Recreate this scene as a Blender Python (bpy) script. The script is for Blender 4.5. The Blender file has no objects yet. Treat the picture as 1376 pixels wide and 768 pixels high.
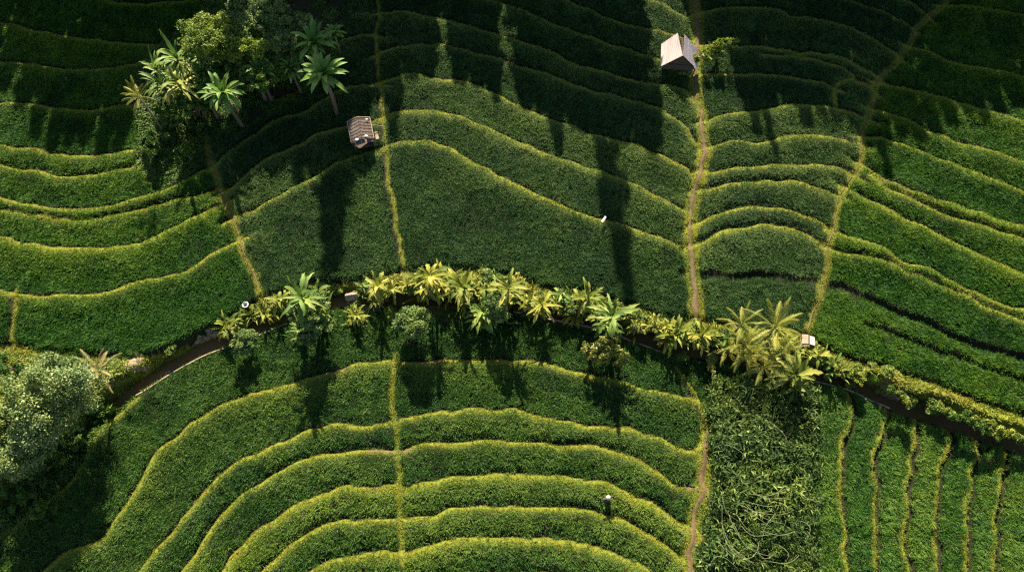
import bpy, math, random
import numpy as np
from mathutils import Vector, Matrix

random.seed(7)
rng = np.random.default_rng(11)
SC = bpy.context.scene
COL = SC.collection
R = math.radians
Q = 1.0                                   # density of the rice and grass

# ------------------------------------------------------------------ camera
TILT, CAMH, F, CX, CY = R(25.0), 50.0, 1376 / 1.5, 688.0, 384.0
ct, st = math.cos(TILT), math.sin(TILT)
cam = bpy.data.cameras.new('camera')
cam.sensor_width = 36; cam.lens = 24; cam.clip_end = 3000
camo = bpy.data.objects.new('camera', cam); COL.objects.link(camo)
camo.location = (0, 0, CAMH); camo.rotation_euler = (TILT, 0, 0)
SC.camera = camo

def un(u, v, z=0.0):
    """where the ray of photo pixel (u, v) meets the height z"""
    a, b = (u - CX) / F, -(v - CY) / F
    dx, dy, dz = a, b * ct + st, b * st - ct
    t = (z - CAMH) / dz
    return np.array((dx * t, dy * t, z))

def proj(x, y, z):
    zc = z - CAMH
    d = y * st - zc * ct
    up = y * ct + zc * st
    return CX + F * x / d, CY - F * up / d

# ------------------------------------------------------------------ sun, sky
SUN_E = R(32.0)
SHX = 0.07                                # shadows run to (SHX, -1) on the ground
sd = Vector((SHX * math.cos(SUN_E), -math.cos(SUN_E), -math.sin(SUN_E))).normalized()
L = bpy.data.lights.new('sun', 'SUN'); L.energy = 5.0; L.angle = R(0.7); L.color = (1.0, 0.88, 0.68)
lo = bpy.data.objects.new('sun', L); COL.objects.link(lo)
lo.rotation_euler = sd.to_track_quat('-Z', 'Y').to_euler(); lo.location = (0, 80, 80)
W = bpy.data.worlds.new('World'); SC.world = W; W.use_nodes = True
nt = W.node_tree
sky = nt.nodes.new('ShaderNodeTexSky'); sky.sky_type = 'NISHITA'; sky.sun_disc = False
sky.sun_elevation = SUN_E; sky.sun_rotation = math.atan2(-SHX, 1)
nt.links.new(sky.outputs[0], nt.nodes['Background'].inputs[0])
nt.nodes['Background'].inputs[1].default_value = 0.053
SC.view_settings.view_transform = 'Standard'; SC.view_settings.look = 'None'
SC.view_settings.gamma = 1; SC.view_settings.use_curve_mapping = False
SC.view_settings.exposure = 1.8
SC.cycles.use_denoising = False
SC.cycles.pixel_filter_type = 'BLACKMAN_HARRIS'; SC.cycles.filter_width = 1.25
SC.cycles.max_bounces = 6

# ------------------------------------------------------------------ materials
def new_mat(name):
    m = bpy.data.materials.new(name); m.use_nodes = True
    t = m.node_tree; b = t.nodes['Principled BSDF']
    return m, t, b

def ramp(t, fac, stops):
    r = t.nodes.new('ShaderNodeValToRGB')
    e = r.color_ramp.elements
    while len(e) < len(stops): e.new(0.5)
    for k, (p, c) in enumerate(stops):
        e[k].position = p; e[k].color = (*c, 1)
    t.links.new(fac, r.inputs[0]); return r.outputs[0]

def noise(t, scale, detail=3, vec=None, rough=0.55):
    n = t.nodes.new('ShaderNodeTexNoise'); n.inputs['Scale'].default_value = scale
    n.inputs['Detail'].default_value = detail; n.inputs['Roughness'].default_value = rough
    if vec is not None: t.links.new(vec, n.inputs['Vector'])
    return n.outputs[0]

def mixc(t, fac, a, b, mode='MIX'):
    m = t.nodes.new('ShaderNodeMix'); m.data_type = 'RGBA'; m.blend_type = mode
    for v, i in ((fac, 0), (a, 6), (b, 7)):
        if hasattr(v, 'is_linked') or hasattr(v, 'links'): t.links.new(v, m.inputs[i])
        else: m.inputs[i].default_value = v if not isinstance(v, tuple) else (*v, 1)
    return m.outputs[2]

def leaf_mat(name, dark, mid, light, trans=0.3, patch=0.12, rough=0.55, spec=0.25, patch_cols=None):
    """leaf of varying green: each leaf its own tone (attribute rnd), drifting slowly over the place"""
    m, t, b = new_mat(name)
    at = t.nodes.new('ShaderNodeAttribute'); at.attribute_name = 'rnd'
    c = ramp(t, at.outputs['Fac'], [(0.0, dark), (0.5, mid), (1.0, light)])
    geo = t.nodes.new('ShaderNodeNewGeometry')
    n = noise(t, patch, 4, geo.outputs['Position'])
    pc = patch_cols or ((0.72, 0.82, 0.85), (1.3, 1.18, 0.9))
    tint = ramp(t, n, [(0.33, pc[0]), (0.67, pc[1])])
    c = mixc(t, 1.0, c, tint, 'MULTIPLY')
    t.links.new(c, b.inputs['Base Color'])
    b.inputs['Roughness'].default_value = rough
    b.inputs['Specular IOR Level'].default_value = spec
    tr = t.nodes.new('ShaderNodeBsdfTranslucent'); t.links.new(c, tr.inputs[0])
    mx = t.nodes.new('ShaderNodeMixShader'); mx.inputs[0].default_value = trans
    t.links.new(b.outputs[0], mx.inputs[1]); t.links.new(tr.outputs[0], mx.inputs[2])
    t.links.new(mx.outputs[0], t.nodes['Material Output'].inputs[0])
    return m

def solid_mat(name, c1, c2, scale=6, rough=0.8, bump=0.3, stretch=None, metal=0.0, spec=0.3):
    m, t, b = new_mat(name)
    tc = t.nodes.new('ShaderNodeTexCoord'); vec = tc.outputs['Object']
    if stretch:
        mp = t.nodes.new('ShaderNodeMapping'); mp.inputs['Scale'].default_value = stretch
        t.links.new(vec, mp.inputs[0]); vec = mp.outputs[0]
    n = noise(t, scale, 5, vec, 0.65)
    t.links.new(ramp(t, n, [(0.3, c1), (0.7, c2)]), b.inputs['Base Color'])
    b.inputs['Roughness'].default_value = rough; b.inputs['Metallic'].default_value = metal
    b.inputs['Specular IOR Level'].default_value = spec
    bp = t.nodes.new('ShaderNodeBump'); bp.inputs['Strength'].default_value = bump; bp.inputs['Distance'].default_value = 0.05
    t.links.new(n, bp.inputs['Height']); t.links.new(bp.outputs[0], b.inputs['Normal'])
    return m

M = {}
M['rice_deep'] = leaf_mat('rice_deep', (0.009, 0.033, 0.009), (0.026, 0.076, 0.018), (0.112, 0.18, 0.046), spec=0.12)
M['rice_lush'] = leaf_mat('rice_lush', (0.007, 0.036, 0.004), (0.020, 0.088, 0.007), (0.105, 0.19, 0.014), spec=0.12)
M['rice_fan'] = leaf_mat('rice_fan', (0.010, 0.040, 0.007), (0.029, 0.088, 0.015), (0.125, 0.20, 0.032), spec=0.12)
M['rice_bright'] = leaf_mat('rice_bright', (0.013, 0.052, 0.008), (0.037, 0.118, 0.018), (0.145, 0.23, 0.036), spec=0.12)
M['bund_grass'] = leaf_mat('bund_grass', (0.065, 0.095, 0.007), (0.150, 0.180, 0.013), (0.29, 0.295, 0.04), patch=0.22,
                           patch_cols=((0.6, 0.85, 0.7), (1.3, 1.08, 0.9)))
M['berm_grass'] = leaf_mat('berm_grass', (0.09, 0.11, 0.010), (0.20, 0.215, 0.02), (0.38, 0.36, 0.06), patch=0.35,
                           patch_cols=((0.65, 0.85, 0.7), (1.2, 1.1, 0.95)))
M['banana'] = leaf_mat('banana', (0.10, 0.135, 0.016), (0.215, 0.24, 0.035), (0.40, 0.37, 0.10), trans=0.3, patch=0.25, rough=0.55, spec=0.18)
M['banana_green'] = leaf_mat('banana_green', (0.06, 0.12, 0.02), (0.13, 0.21, 0.04), (0.30, 0.34, 0.10), trans=0.28, patch=0.5, rough=0.55, spec=0.18)
M['rosette'] = leaf_mat('rosette', (0.06, 0.14, 0.022), (0.12, 0.23, 0.04), (0.24, 0.34, 0.09), trans=0.3, patch=0.5, rough=0.5, spec=0.2)
M['palm'] = leaf_mat('palm', (0.11, 0.135, 0.015), (0.23, 0.25, 0.035), (0.40, 0.39, 0.10), trans=0.25, patch=0.4)
M['palm_dry'] = leaf_mat('palm_dry', (0.19, 0.15, 0.06), (0.36, 0.29, 0.13), (0.52, 0.42, 0.22), trans=0.2, patch=0.6)
M['bush'] = leaf_mat('bush', (0.07, 0.115, 0.012), (0.165, 0.22, 0.03), (0.35, 0.39, 0.11), trans=0.3, patch=0.4)
M['bush_yellow'] = leaf_mat('bush_yellow', (0.13, 0.14, 0.015), (0.26, 0.265, 0.04), (0.45, 0.43, 0.15), trans=0.3, patch=0.5)
M['tree_green'] = leaf_mat('tree_green', (0.05, 0.10, 0.02), (0.115, 0.18, 0.045), (0.26, 0.33, 0.12), trans=0.28, patch=0.5)
M['tree_pale'] = leaf_mat('tree_pale', (0.065, 0.115, 0.028), (0.155, 0.225, 0.07), (0.37, 0.43, 0.18), trans=0.25, patch=0.3)
M['tree_lime'] = leaf_mat('tree_lime', (0.06, 0.115, 0.012), (0.14, 0.21, 0.022), (0.31, 0.36, 0.06), trans=0.3, patch=0.3)
M['jungle'] = leaf_mat('jungle', (0.022, 0.052, 0.008), (0.075, 0.13, 0.022), (0.25, 0.32, 0.10), trans=0.3, patch=0.35, rough=0.6, spec=0.2)
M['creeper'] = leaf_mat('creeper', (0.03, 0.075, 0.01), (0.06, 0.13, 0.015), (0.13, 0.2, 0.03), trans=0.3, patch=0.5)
M['bark'] = solid_mat('bark', (0.09, 0.065, 0.04), (0.2, 0.15, 0.1), 5, bump=0.6, stretch=(1, 1, 0.2))
M['stem'] = solid_mat('stem', (0.16, 0.14, 0.05), (0.34, 0.28, 0.12), 4, 0.6, stretch=(1, 1, 0.25))
M['soil'] = solid_mat('soil', (0.06, 0.042, 0.018), (0.15, 0.105, 0.05), 2.2, 0.95, 0.6)
M['mud'] = solid_mat('mud', (0.07, 0.055, 0.02), (0.16, 0.125, 0.05), 2.2, 0.9, 0.6)
M['red_earth'] = solid_mat('red_earth', (0.20, 0.095, 0.06), (0.38, 0.20, 0.13), 2.5, 0.95, 0.7)
M['concrete'] = solid_mat('concrete', (0.22, 0.165, 0.115), (0.40, 0.31, 0.22), 3, 0.85, 0.4)
M['vine'] = solid_mat('vine', (0.10, 0.12, 0.05), (0.24, 0.26, 0.13), 3, 0.6, 0.2)
M['white'] = solid_mat('white', (0.72, 0.72, 0.70), (0.84, 0.84, 0.82), 8, 0.5, 0.1)
M['dark_wood'] = solid_mat('dark_wood', (0.05, 0.035, 0.025), (0.12, 0.085, 0.06), 5, 0.85, 0.4, (1, 1, 0.2))
M['grey_wood'] = solid_mat('grey_wood', (0.15, 0.11, 0.08), (0.38, 0.30, 0.23), 7, 0.9, 0.5, (1, 0.15, 1), spec=0.05)
M['thatch'] = solid_mat('thatch', (0.06, 0.05, 0.043), (0.19, 0.16, 0.135), 9, 0.95, 0.8, (1, 0.25, 1), spec=0.05)
M['roof_sheet'] = solid_mat('roof_sheet', (0.50, 0.395, 0.35), (0.72, 0.60, 0.55), 4, 0.5, 0.1, (1, 0.08, 1), spec=0.5)
M['shack_board'] = solid_mat('shack_board', (0.04, 0.033, 0.028), (0.15, 0.12, 0.10), 8, 0.95, 0.6, (1, 0.2, 1), spec=0.05)
M['pale_earth'] = solid_mat('pale_earth', (0.17, 0.115, 0.07), (0.36, 0.26, 0.17), 2.5, 0.95, 0.7)
M['straw'] = solid_mat('straw', (0.5, 0.42, 0.24), (0.75, 0.68, 0.46), 10, 0.85, 0.3)
M['cloth_dark'] = solid_mat('cloth_dark', (0.03, 0.03, 0.035), (0.07, 0.065, 0.06), 8, 0.9, 0.3)

# water of the channel: dark, slightly ruffled
m, t, b = new_mat('water'); M['water'] = m
b.inputs['Base Color'].default_value = (0.10, 0.068, 0.026, 1); b.inputs['Roughness'].default_value = 0.35; b.inputs['Specular IOR Level'].default_value = 0.06
geo = t.nodes.new('ShaderNodeNewGeometry'); bp = t.nodes.new('ShaderNodeBump'); bp.inputs['Strength'].default_value = 0.25
t.links.new(noise(t, 3, 4, geo.outputs['Position']), bp.inputs['Height']); t.links.new(bp.outputs[0], b.inputs['Normal'])

# the ground: wet paddy mud, turf on the bunds, bare soil, by what covers each spot
m, t, b = new_mat('ground'); M['ground'] = m
at = t.nodes.new('ShaderNodeAttribute'); at.attribute_name = 'cover'
sep = t.nodes.new('ShaderNodeSeparateColor'); t.links.new(at.outputs['Color'], sep.inputs[0])
geo = t.nodes.new('ShaderNodeNewGeometry'); P_ = geo.outputs['Position']
n1 = noise(t, 1.3, 6, P_, 0.65); n2 = noise(t, 7, 4, P_)
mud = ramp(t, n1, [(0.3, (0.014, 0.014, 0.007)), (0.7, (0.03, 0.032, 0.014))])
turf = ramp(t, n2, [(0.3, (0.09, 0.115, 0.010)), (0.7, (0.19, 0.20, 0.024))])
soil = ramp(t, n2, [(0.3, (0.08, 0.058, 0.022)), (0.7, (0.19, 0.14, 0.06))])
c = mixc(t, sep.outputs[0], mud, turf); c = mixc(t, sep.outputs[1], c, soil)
t.links.new(c, b.inputs['Base Color']); b.inputs['Roughness'].default_value = 0.95; b.inputs['Specular IOR Level'].default_value = 0.15
bp = t.nodes.new('ShaderNodeBump'); bp.inputs['Strength'].default_value = 0.7; bp.inputs['Distance'].default_value = 0.08
t.links.new(n2, bp.inputs['Height']); t.links.new(bp.outputs[0], b.inputs['Normal'])

# ------------------------------------------------------------------ object helpers
def mesh_np(name, V, Fc, mat, rnd=None, smooth=False):
    """V (n,3); Fc list of arrays (k,3) or (k,4)"""
    me = bpy.data.meshes.new(name)
    V = np.asarray(V, np.float32).reshape(-1, 3)
    Fc = [np.asarray(f, np.int32) for f in (Fc if isinstance(Fc, list) else [Fc]) if len(f)]
    me.vertices.add(len(V)); me.vertices.foreach_set('co', V.ravel())
    idx = np.concatenate([f.ravel() for f in Fc]); tot = np.concatenate([np.full(len(f), f.shape[1], np.int32) for f in Fc])
    me.loops.add(len(idx)); me.loops.foreach_set('vertex_index', idx)
    me.polygons.add(len(tot)); me.polygons.foreach_set('loop_start', np.concatenate([[0], np.cumsum(tot)[:-1]]).astype(np.int32))
    me.update(calc_edges=True)
    me.polygons.foreach_set('use_smooth', np.full(len(tot), smooth, dtype=bool))
    if rnd is not None:
        a = me.attributes.new('rnd', 'FLOAT', 'FACE'); a.data.foreach_set('value', np.asarray(rnd, np.float32))
    me.materials.append(mat)
    return me

def link(name, me, parent=None, label=None, cat=None, group=None, kind=None):
    o = bpy.data.objects.new(name, me); COL.objects.link(o)
    if parent: o.parent = parent
    tag(o, label, cat, group, kind); return o

def tag(o, label=None, cat=None, group=None, kind=None):
    for k, v in (('label', label), ('category', cat), ('group', group), ('kind', kind)):
        if v: o[k] = v

class MB:
    """collects faces of one part; every face has a tone in rnd"""
    def __init__(s): s.v = []; s.q = []; s.t = []; s.rq = []; s.rt = []
    def quad(s, a, b, c, d, r=0.5):
        n = len(s.v); s.v += [a, b, c, d]; s.q.append((n, n + 1, n + 2, n + 3)); s.rq.append(r)
    def grid(s, rows, r=0.5):
        n = len(s.v); w = len(rows[0])
        for row in rows: s.v += [tuple(p) for p in row]
        for i in range(len(rows) - 1):
            for j in range(w - 1):
                a = n + i * w + j; s.q.append((a, a + 1, a + w + 1, a + w)); s.rq.append(r)
    def tube(s, pts, rad, n=7, r=0.5, caps=True):
        pts = [Vector(p) for p in pts]
        if not hasattr(rad, '__len__'): rad = [rad] * len(pts)
        base = len(s.v); up = Vector((0.3, 0.2, 1)).normalized()
        for i, p in enumerate(pts):
            d = (pts[min(i + 1, len(pts) - 1)] - pts[max(i - 1, 0)]).normalized()
            a = d.cross(up)
            if a.length < 0.05: a = d.cross(Vector((1, 0, 0)))
            a.normalize(); bb = d.cross(a)
            for k in range(n):
                w = 2 * math.pi * k / n
                s.v.append(tuple(p + (a * math.cos(w) + bb * math.sin(w)) * rad[i]))
        for i in range(len(pts) - 1):
            for k in range(n):
                k2 = (k + 1) % n; o = base + i * n
                s.q.append((o + k, o + k2, o + n + k2, o + n + k)); s.rq.append(r)
        if caps:
            for o, p, flip in ((base, pts[0], 1), (base + (len(pts) - 1) * n, pts[-1], 0)):
                c = len(s.v); s.v.append(tuple(p))
                for k in range(n):
                    k2 = (k + 1) % n
                    s.t.append((c, o + k2, o + k) if flip else (c, o + k, o + k2)); s.rt.append(r)
    def box(s, c, size, rot=None, r=0.5):
        c = Vector(c); h = Vector(size) / 2; n = len(s.v)
        for x in (-1, 1):
            for y in (-1, 1):
                for z in (-1, 1):
                    p = Vector((x * h.x, y * h.y, z * h.z))
                    if rot: p = rot @ p
                    s.v.append(tuple(c + p))
        for f in ((0, 1, 3, 2), (4, 6, 7, 5), (0, 4, 5, 1), (2, 3, 7, 6), (0, 2, 6, 4), (1, 5, 7, 3)):
            s.q.append(tuple(n + k for k in f)); s.rq.append(r)
    def mesh(s, name, mat, smooth=False):
        return mesh_np(name, s.v, [f for f in (s.q, s.t) if len(f)], mat, s.rq + s.rt, smooth)

def empty(name, loc, label, cat, group=None, rz=0.0, sc=1.0):
    o = bpy.data.objects.new(name, None); COL.objects.link(o); o.empty_display_size = 0.3
    o.location = loc; o.rotation_euler = (0, 0, rz); o.scale = (sc, sc, sc) if not hasattr(sc, '__len__') else sc
    tag(o, label, cat, group); return o

# ------------------------------------------------------------------ the lines of the terraces, read off the photo
# kinds: b bund, s strong wide bund, d dark step, t thin bund, v cross bund, p footpath (line on soil), e edge of the verge (no bund)
def P(s): return [tuple(float(k) for k in q.split(',')) for q in s.split()]
LINES = [
 # left block
 ('t', '130,-2 170,8 240,5 280,-3'), ('b', '-20,27 0,32 60,46 120,56 200,64'), ('b', '-20,84 0,86 50,93 110,99 160,96 205,86'),
 ('b', '-20,138 0,140 60,147 110,151 170,145 185,143'), ('b', '-20,193 0,196 50,205 110,212 170,206 182,204'), ('b', '-20,219 0,224 50,234 110,239 178,228 186,226'),
 ('b', '-20,260 0,266 60,280 120,283 180,272 215,264 245,250 285,227'), ('t', '-20,281 0,285 50,291 110,297 160,291 195,284 220,277 262,268 296,258'),
 ('s', '-20,312 0,320 40,330 100,338 150,336 200,326 233,312 267,293 303,277'), ('b', '-20,385 0,391 30,399 80,400 140,398 167,389 200,379 240,371 267,359 293,341 324,326'),
 ('v', '25,400 19,464'), ('e', '-20,460 0,463 33,469 83,476 133,478 175,483 200,478 250,459 290,441 330,415 352,402'),
 # block between the left path and the cross bund
 ('b', '292,226 320,200 344,182 377,163 411,153 451,130 477,118 513,119'), ('b', '306,262 315,256 344,230 371,213 404,197 441,180 467,173 516,163'),
 ('t', '313,299 344,283 394,256 444,227 477,213 518,201'), ('b', '440,64 457,60 490,50 507,52'),
 ('v', '507,-10 510,23 506,50 510,100 514,147 518,200 526,256 534,289 537,323 543,368'),
 ('e', '352,402 420,380 460,378 500,377 541,367 577,362 620,362 660,366 688,371 705,378 728,388 755,391 795,393 835,409 861,416 888,426 915,433 936,432'),
 # middle block
 ('t', '861,-6 901,17 923,28'), ('b', '735,-6 751,0 798,20 841,35 895,48 920,56'), ('b', '600,-10 634,-1 688,13 728,27 771,47 821,63 855,73 885,83 925,96'),
 ('b', '508,23 544,20 584,27 631,37 688,56 738,72 781,93 821,103 861,113 905,120 928,133 941,157 948,173'),
 ('b', '511,77 531,68 544,66 600,66 661,80 695,93 738,103 771,118 805,127 855,140 888,153 915,170 931,190 942,217'),
 ('b', '512,114 544,105 577,105 624,113 657,127 688,140 721,155 755,168 788,183 821,190 855,200 888,213 915,227 932,238'),
 ('s', '515,162 544,153 584,152 617,160 651,175 688,190 721,204 755,217 788,230 821,241 858,256 888,271 908,283 924,292'),
 ('s', '518,203 537,194 571,193 604,202 627,217 651,230 688,247 708,259 738,271 771,286 808,299 838,304 871,318 905,331 924,338'),
 # block between the two right-hand paths
 ('t', '1199,-4 1232,15 1246,27'), ('t', '1100,-4 1115,0 1165,13 1205,30 1226,43'), ('b', '936,22 971,13 1032,16 1065,28 1115,35 1149,45 1182,63 1204,80'),
 ('b', '938,66 990,67 1032,70 1072,75 1115,78 1142,87 1165,100 1182,110'), ('t', '1032,79 1082,82 1119,90 1142,100 1149,110 1125,122 1125,149'),
 ('t', '940,106 990,104 1032,103 1065,107 1099,113 1123,121'), ('t', '1149,112 1165,120 1174,128'),
 ('b', '944,165 978,157 1005,152 1032,151 1079,145 1125,150 1164,164'), ('b', '947,202 971,194 998,193 1015,197 1032,193 1072,185 1115,188 1155,199'),
 ('b', '944,235 988,230 1032,226 1082,225 1115,230 1146,242'), ('s', '936,260 985,251 1032,248 1065,247 1090,255 1124,268'),
 ('b', '932,306 948,298 971,287 1005,283 1032,283 1065,288 1099,303 1120,313'), ('s', '930,334 945,327 955,319 978,311 1032,306 1059,309 1082,319 1112,334'),
 ('d', '928,371 988,371 1032,374 1102,384'), ('e', '930,431 965,436 1000,440 1060,450 1085,455'),
 # right block
 ('b', '1262,12 1315,15 1376,25 1400,29'), ('b', '1218,67 1245,75 1282,88 1332,98 1376,110 1400,116'), ('b', '1178,115 1219,125 1265,137 1305,148 1342,158 1376,167 1400,173'),
 ('b', '1168,150 1209,162 1242,177 1279,192 1319,203 1376,220 1400,227'), ('b', '1160,186 1189,190 1232,207 1279,225 1315,238 1359,255 1400,271'),
 ('s', '1150,226 1175,238 1192,248 1215,256 1245,269 1275,279 1332,296 1376,311 1400,319'), ('b', '1175,247 1189,257 1232,276 1272,293 1315,306 1349,319 1376,328 1400,336'),
 ('s', '1134,259 1182,281 1215,299 1249,313 1272,326 1305,341 1339,356 1376,371 1400,381'),
 ('b', '1116,316 1155,326 1182,336 1205,351 1245,364 1265,378 1299,393 1339,409 1376,416 1400,421'), ('t', '1110,338 1165,348 1199,359 1232,373 1272,393 1315,411 1376,431 1400,438'),
 ('d', '1100,384 1142,394 1175,408 1209,423 1245,438 1279,453 1315,466 1349,474 1376,481 1400,486'), ('x', '1175,443 1205,451 1245,466 1282,479 1315,493 1365,508 1400,520'),
 ('e', '1082,455 1095,463 1112,473 1142,484 1182,493 1219,506 1260,518 1290,532 1330,546 1376,558 1400,565'),
 # paths
 ('p', '272,180 280,205 292,240 301,265 315,300 330,340 345,375 352,402'),
 ('P', '928,-10 935,20 935,43 936,60 932,97 935,127 941,147 945,167 948,200 941,227 933,256 930,276 927,306 926,340 927,370 934,395 936,428'),
 ('p', '1280,-10 1272,0 1259,17 1242,30 1222,53 1215,70 1199,93 1179,110 1172,127 1169,147 1162,173 1155,197 1149,227 1134,247 1122,270 1120,306 1112,323 1107,356 1099,389 1092,416 1082,448'),
 # fan below the channel
 ('t', '-20,730 0,719 20,709 50,685 83,662 113,625 140,575 178,545'),
 ('b', '40,785 60,768 90,745 130,729 153,705 177,669 197,639 217,609 240,592 267,565 300,545 344,530 404,513 444,503 484,493 544,489 611,486 688,488 721,490 755,496 788,504 831,514 861,523 895,535 922,541'),
 ('b', '178,785 190,768 207,745 233,719 253,692 277,662 297,637 320,622 344,612 377,597 411,584 441,575 477,572 527,570 561,562 604,555 644,554 688,555 728,562 771,569 811,575 848,580 888,595 921,609 933,610 947,597'),
 ('b', '232,785 245,768 267,742 287,715 303,689 327,662 344,655 371,639 401,624 437,614 477,609 521,607 541,608 561,602 604,597 644,595 688,594 728,595 768,600 808,604 861,622 888,639 908,652 938,657'),
 ('s', '290,785 300,768 320,739 344,715 371,699 404,679 437,665 467,655 491,652 534,652 544,654 577,649 627,642 688,637 721,639 771,645 818,655 845,665 875,679 901,695 928,712'),
 ('b', '335,785 351,768 371,749 397,729 431,712 464,702 497,699 537,700 577,695 611,685 651,680 688,680 731,682 775,685 811,694 845,705 878,725 905,745 926,768 932,785'),
 ('s', '400,785 424,768 454,752 491,744 527,742 547,741 584,732 627,725 688,724 738,725 775,732 811,742 845,755 875,768 895,785'),
 ('b', '520,795 560,785 620,776 688,772 740,774 800,785 830,795'),
 ('w', '529,489 527,530 529,550 531,571 534,600 539,652 539,700 545,743'),
 ('P', '948,590 941,640 945,659 935,685 931,712 926,745 925,768 924,785'), ('v', '915,505 924,520 934,540 948,570 948,597'),
 # strips at the lower right
 ('v', '1095,520 1092,560 1090,620 1087,672 1088,712 1092,768 1093,785'),
 ('u', '1140,530 1142,562 1132,592 1127,625 1127,662 1132,712 1134,785'), ('u', '1189,545 1194,559 1185,582 1175,609 1172,645 1174,695 1175,785'),
 ('u', '1229,562 1227,595 1219,629 1214,672 1215,729 1219,785'), ('u', '1280,572 1277,592 1265,615 1259,649 1254,689 1255,729 1259,785'),
 ('u', '1321,578 1309,605 1302,632 1299,662 1295,712 1297,785'), ('u', '1354,590 1349,615 1340,645 1334,689 1334,729 1334,785'),
]
CH = P('-60,740 0,700 60,640 110,590 150,549 200,515 250,485 300,461 340,444 380,427 430,411 470,405 520,404 580,403 640,405 700,414 750,425 800,438 850,452 900,466 950,475 1000,483 1060,496 1110,509 1150,521 1195,543 1240,556 1290,575 1340,592 1376,602 1440,625')
LOW = -0.95
chw = np.array([un(u, v, -1.3) for u, v in CH])
def ych(x): return np.interp(x, chw[:, 0], chw[:, 1])
def und(u, v, h=0.0):
    """pixel to the ground (two levels: above and below the channel)"""
    p = un(u, v, 0.0 + h)
    q = un(u, v, LOW + h)
    return q if q[1] < ych(q[0]) - 0.5 else p

def smooth_line(pts, step=0.4):
    """Catmull-Rom through world points, resampled"""
    p = np.asarray(pts)[:, :2]
    q = np.vstack([2 * p[0] - p[1], p, 2 * p[-1] - p[-2]])
    out = []
    for i in range(1, len(q) - 2):
        n = max(2, int(np.linalg.norm(q[i + 1] - q[i]) / step))
        for k in range(n):
            tt = k / n
            out.append(0.5 * (2 * q[i] + (q[i + 1] - q[i - 1]) * tt + (2 * q[i - 1] - 5 * q[i] + 4 * q[i + 1] - q[i + 2]) * tt ** 2 + (3 * q[i] - q[i - 1] - 3 * q[i + 1] + q[i + 2]) * tt ** 3))
    out.append(p[-1])
    return np.array(out)

# ------------------------------------------------------------------ ground as one height field
RES = 0.2
X0, X1, Y0, Y1 = -64.0, 64.0, -8.0, 78.0
NX, NY = int((X1 - X0) / RES) + 1, int((Y1 - Y0) / RES) + 1
gx = X0 + RES * np.arange(NX); gy = Y0 + RES * np.arange(NY)
GX, GY = np.meshgrid(gx, gy)

def vnoise(x, y, s, seed=0):
    """smooth value noise 0..1"""
    r = np.random.default_rng(seed).random((256, 256))
    x = np.asarray(x) / s + 500; y = np.asarray(y) / s + 500
    xi = np.floor(x).astype(int); yi = np.floor(y).astype(int); fx = x - xi; fy = y - yi
    fx = fx * fx * (3 - 2 * fx); fy = fy * fy * (3 - 2 * fy)
    a = r[yi % 256, xi % 256]; b_ = r[yi % 256, (xi + 1) % 256]; c_ = r[(yi + 1) % 256, xi % 256]; d_ = r[(yi + 1) % 256, (xi + 1) % 256]
    return (a * (1 - fx) + b_ * fx) * (1 - fy) + (c_ * (1 - fx) + d_ * fx) * fy

def sst(a, b_, x):
    tt = np.clip((x - a) / (b_ - a), 0, 1); return tt * tt * (3 - 2 * tt)

SD = GY - ych(GX)                                        # metres north of the channel
wob = (vnoise(GX, GY, 1.3, 3) - 0.5) * 0.5
lft = 1 - sst(-15.0, -11.0, GX)
crest = 0.30 - 0.22 * lft + 0.40 * sst(22.0, 25.5, GX)                 # the bank stands higher above the ditch at the right
edge = [p for k, s in LINES if k == 'e' for p in P(s)]; edge.sort()
ew = np.array([un(u, v) for u, v in edge]); ew = ew[np.argsort(ew[:, 0])]
yedge = np.interp(GX, ew[:, 0], ew[:, 1])
base = np.where(SD > 0, crest * sst(0.5, 1.05 + 0.7 * lft, SD + wob) * (1 - 0.9 * sst(-1.1, -0.15, GY - yedge)) + (LOW - 0.5) * (1 - sst(0.5, 1.0 + 0.7 * lft, SD + wob * 0.8)),
                LOW - 0.5 * (1 - sst(0.5, 0.8, -SD)))
zl = np.zeros_like(GX)                                   # what the bunds add
free = np.zeros(GX.shape, bool); barrier = np.zeros(GX.shape, bool)
grass = np.zeros_like(GX); soilw = np.zeros_like(GX); bare = np.zeros_like(GX); edgew = np.zeros_like(GX)

PAR = {  # height, toe north, slope south, rice-free north, rice-free south, grass from, grass to
 'b': (0.34, 0.26, 2.8, 0.34, 0.10, -0.12, 0.30), 's': (0.34, 0.28, 3.4, 0.34, 0.14, -0.12, 0.50),
 't': (0.28, 0.22, 1.6, 0.30, 0.12, -0.12, 0.28), 'd': (0.0, 0, 0, 0.42, 0.30, 9, 9), 'x': (0.0, 0, 0, 0.22, 0.12, 9, 9),
 'v': (0.30, 0.25, 0.5, 0.16, 0.42, -0.24, 0.12), 'w': (0.20, 0.4, 0.6, 0.12, 0.20, -0.25, 0.25), 'p': (0.14, 0.7, 0.7, 0.36, 0.36, -0.38, 0.38),
 'u': (0.36, 0.10, 0.6, 0.38, 0.34, -0.08, 0.34), 'P': (0.14, 0.9, 0.9, 0.68, 0.68, -0.72, 0.72), 'e': (0, 0, 0, 0.25, 0.5, 9, 9)}
PATHS = []
RAD = 3.4
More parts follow.
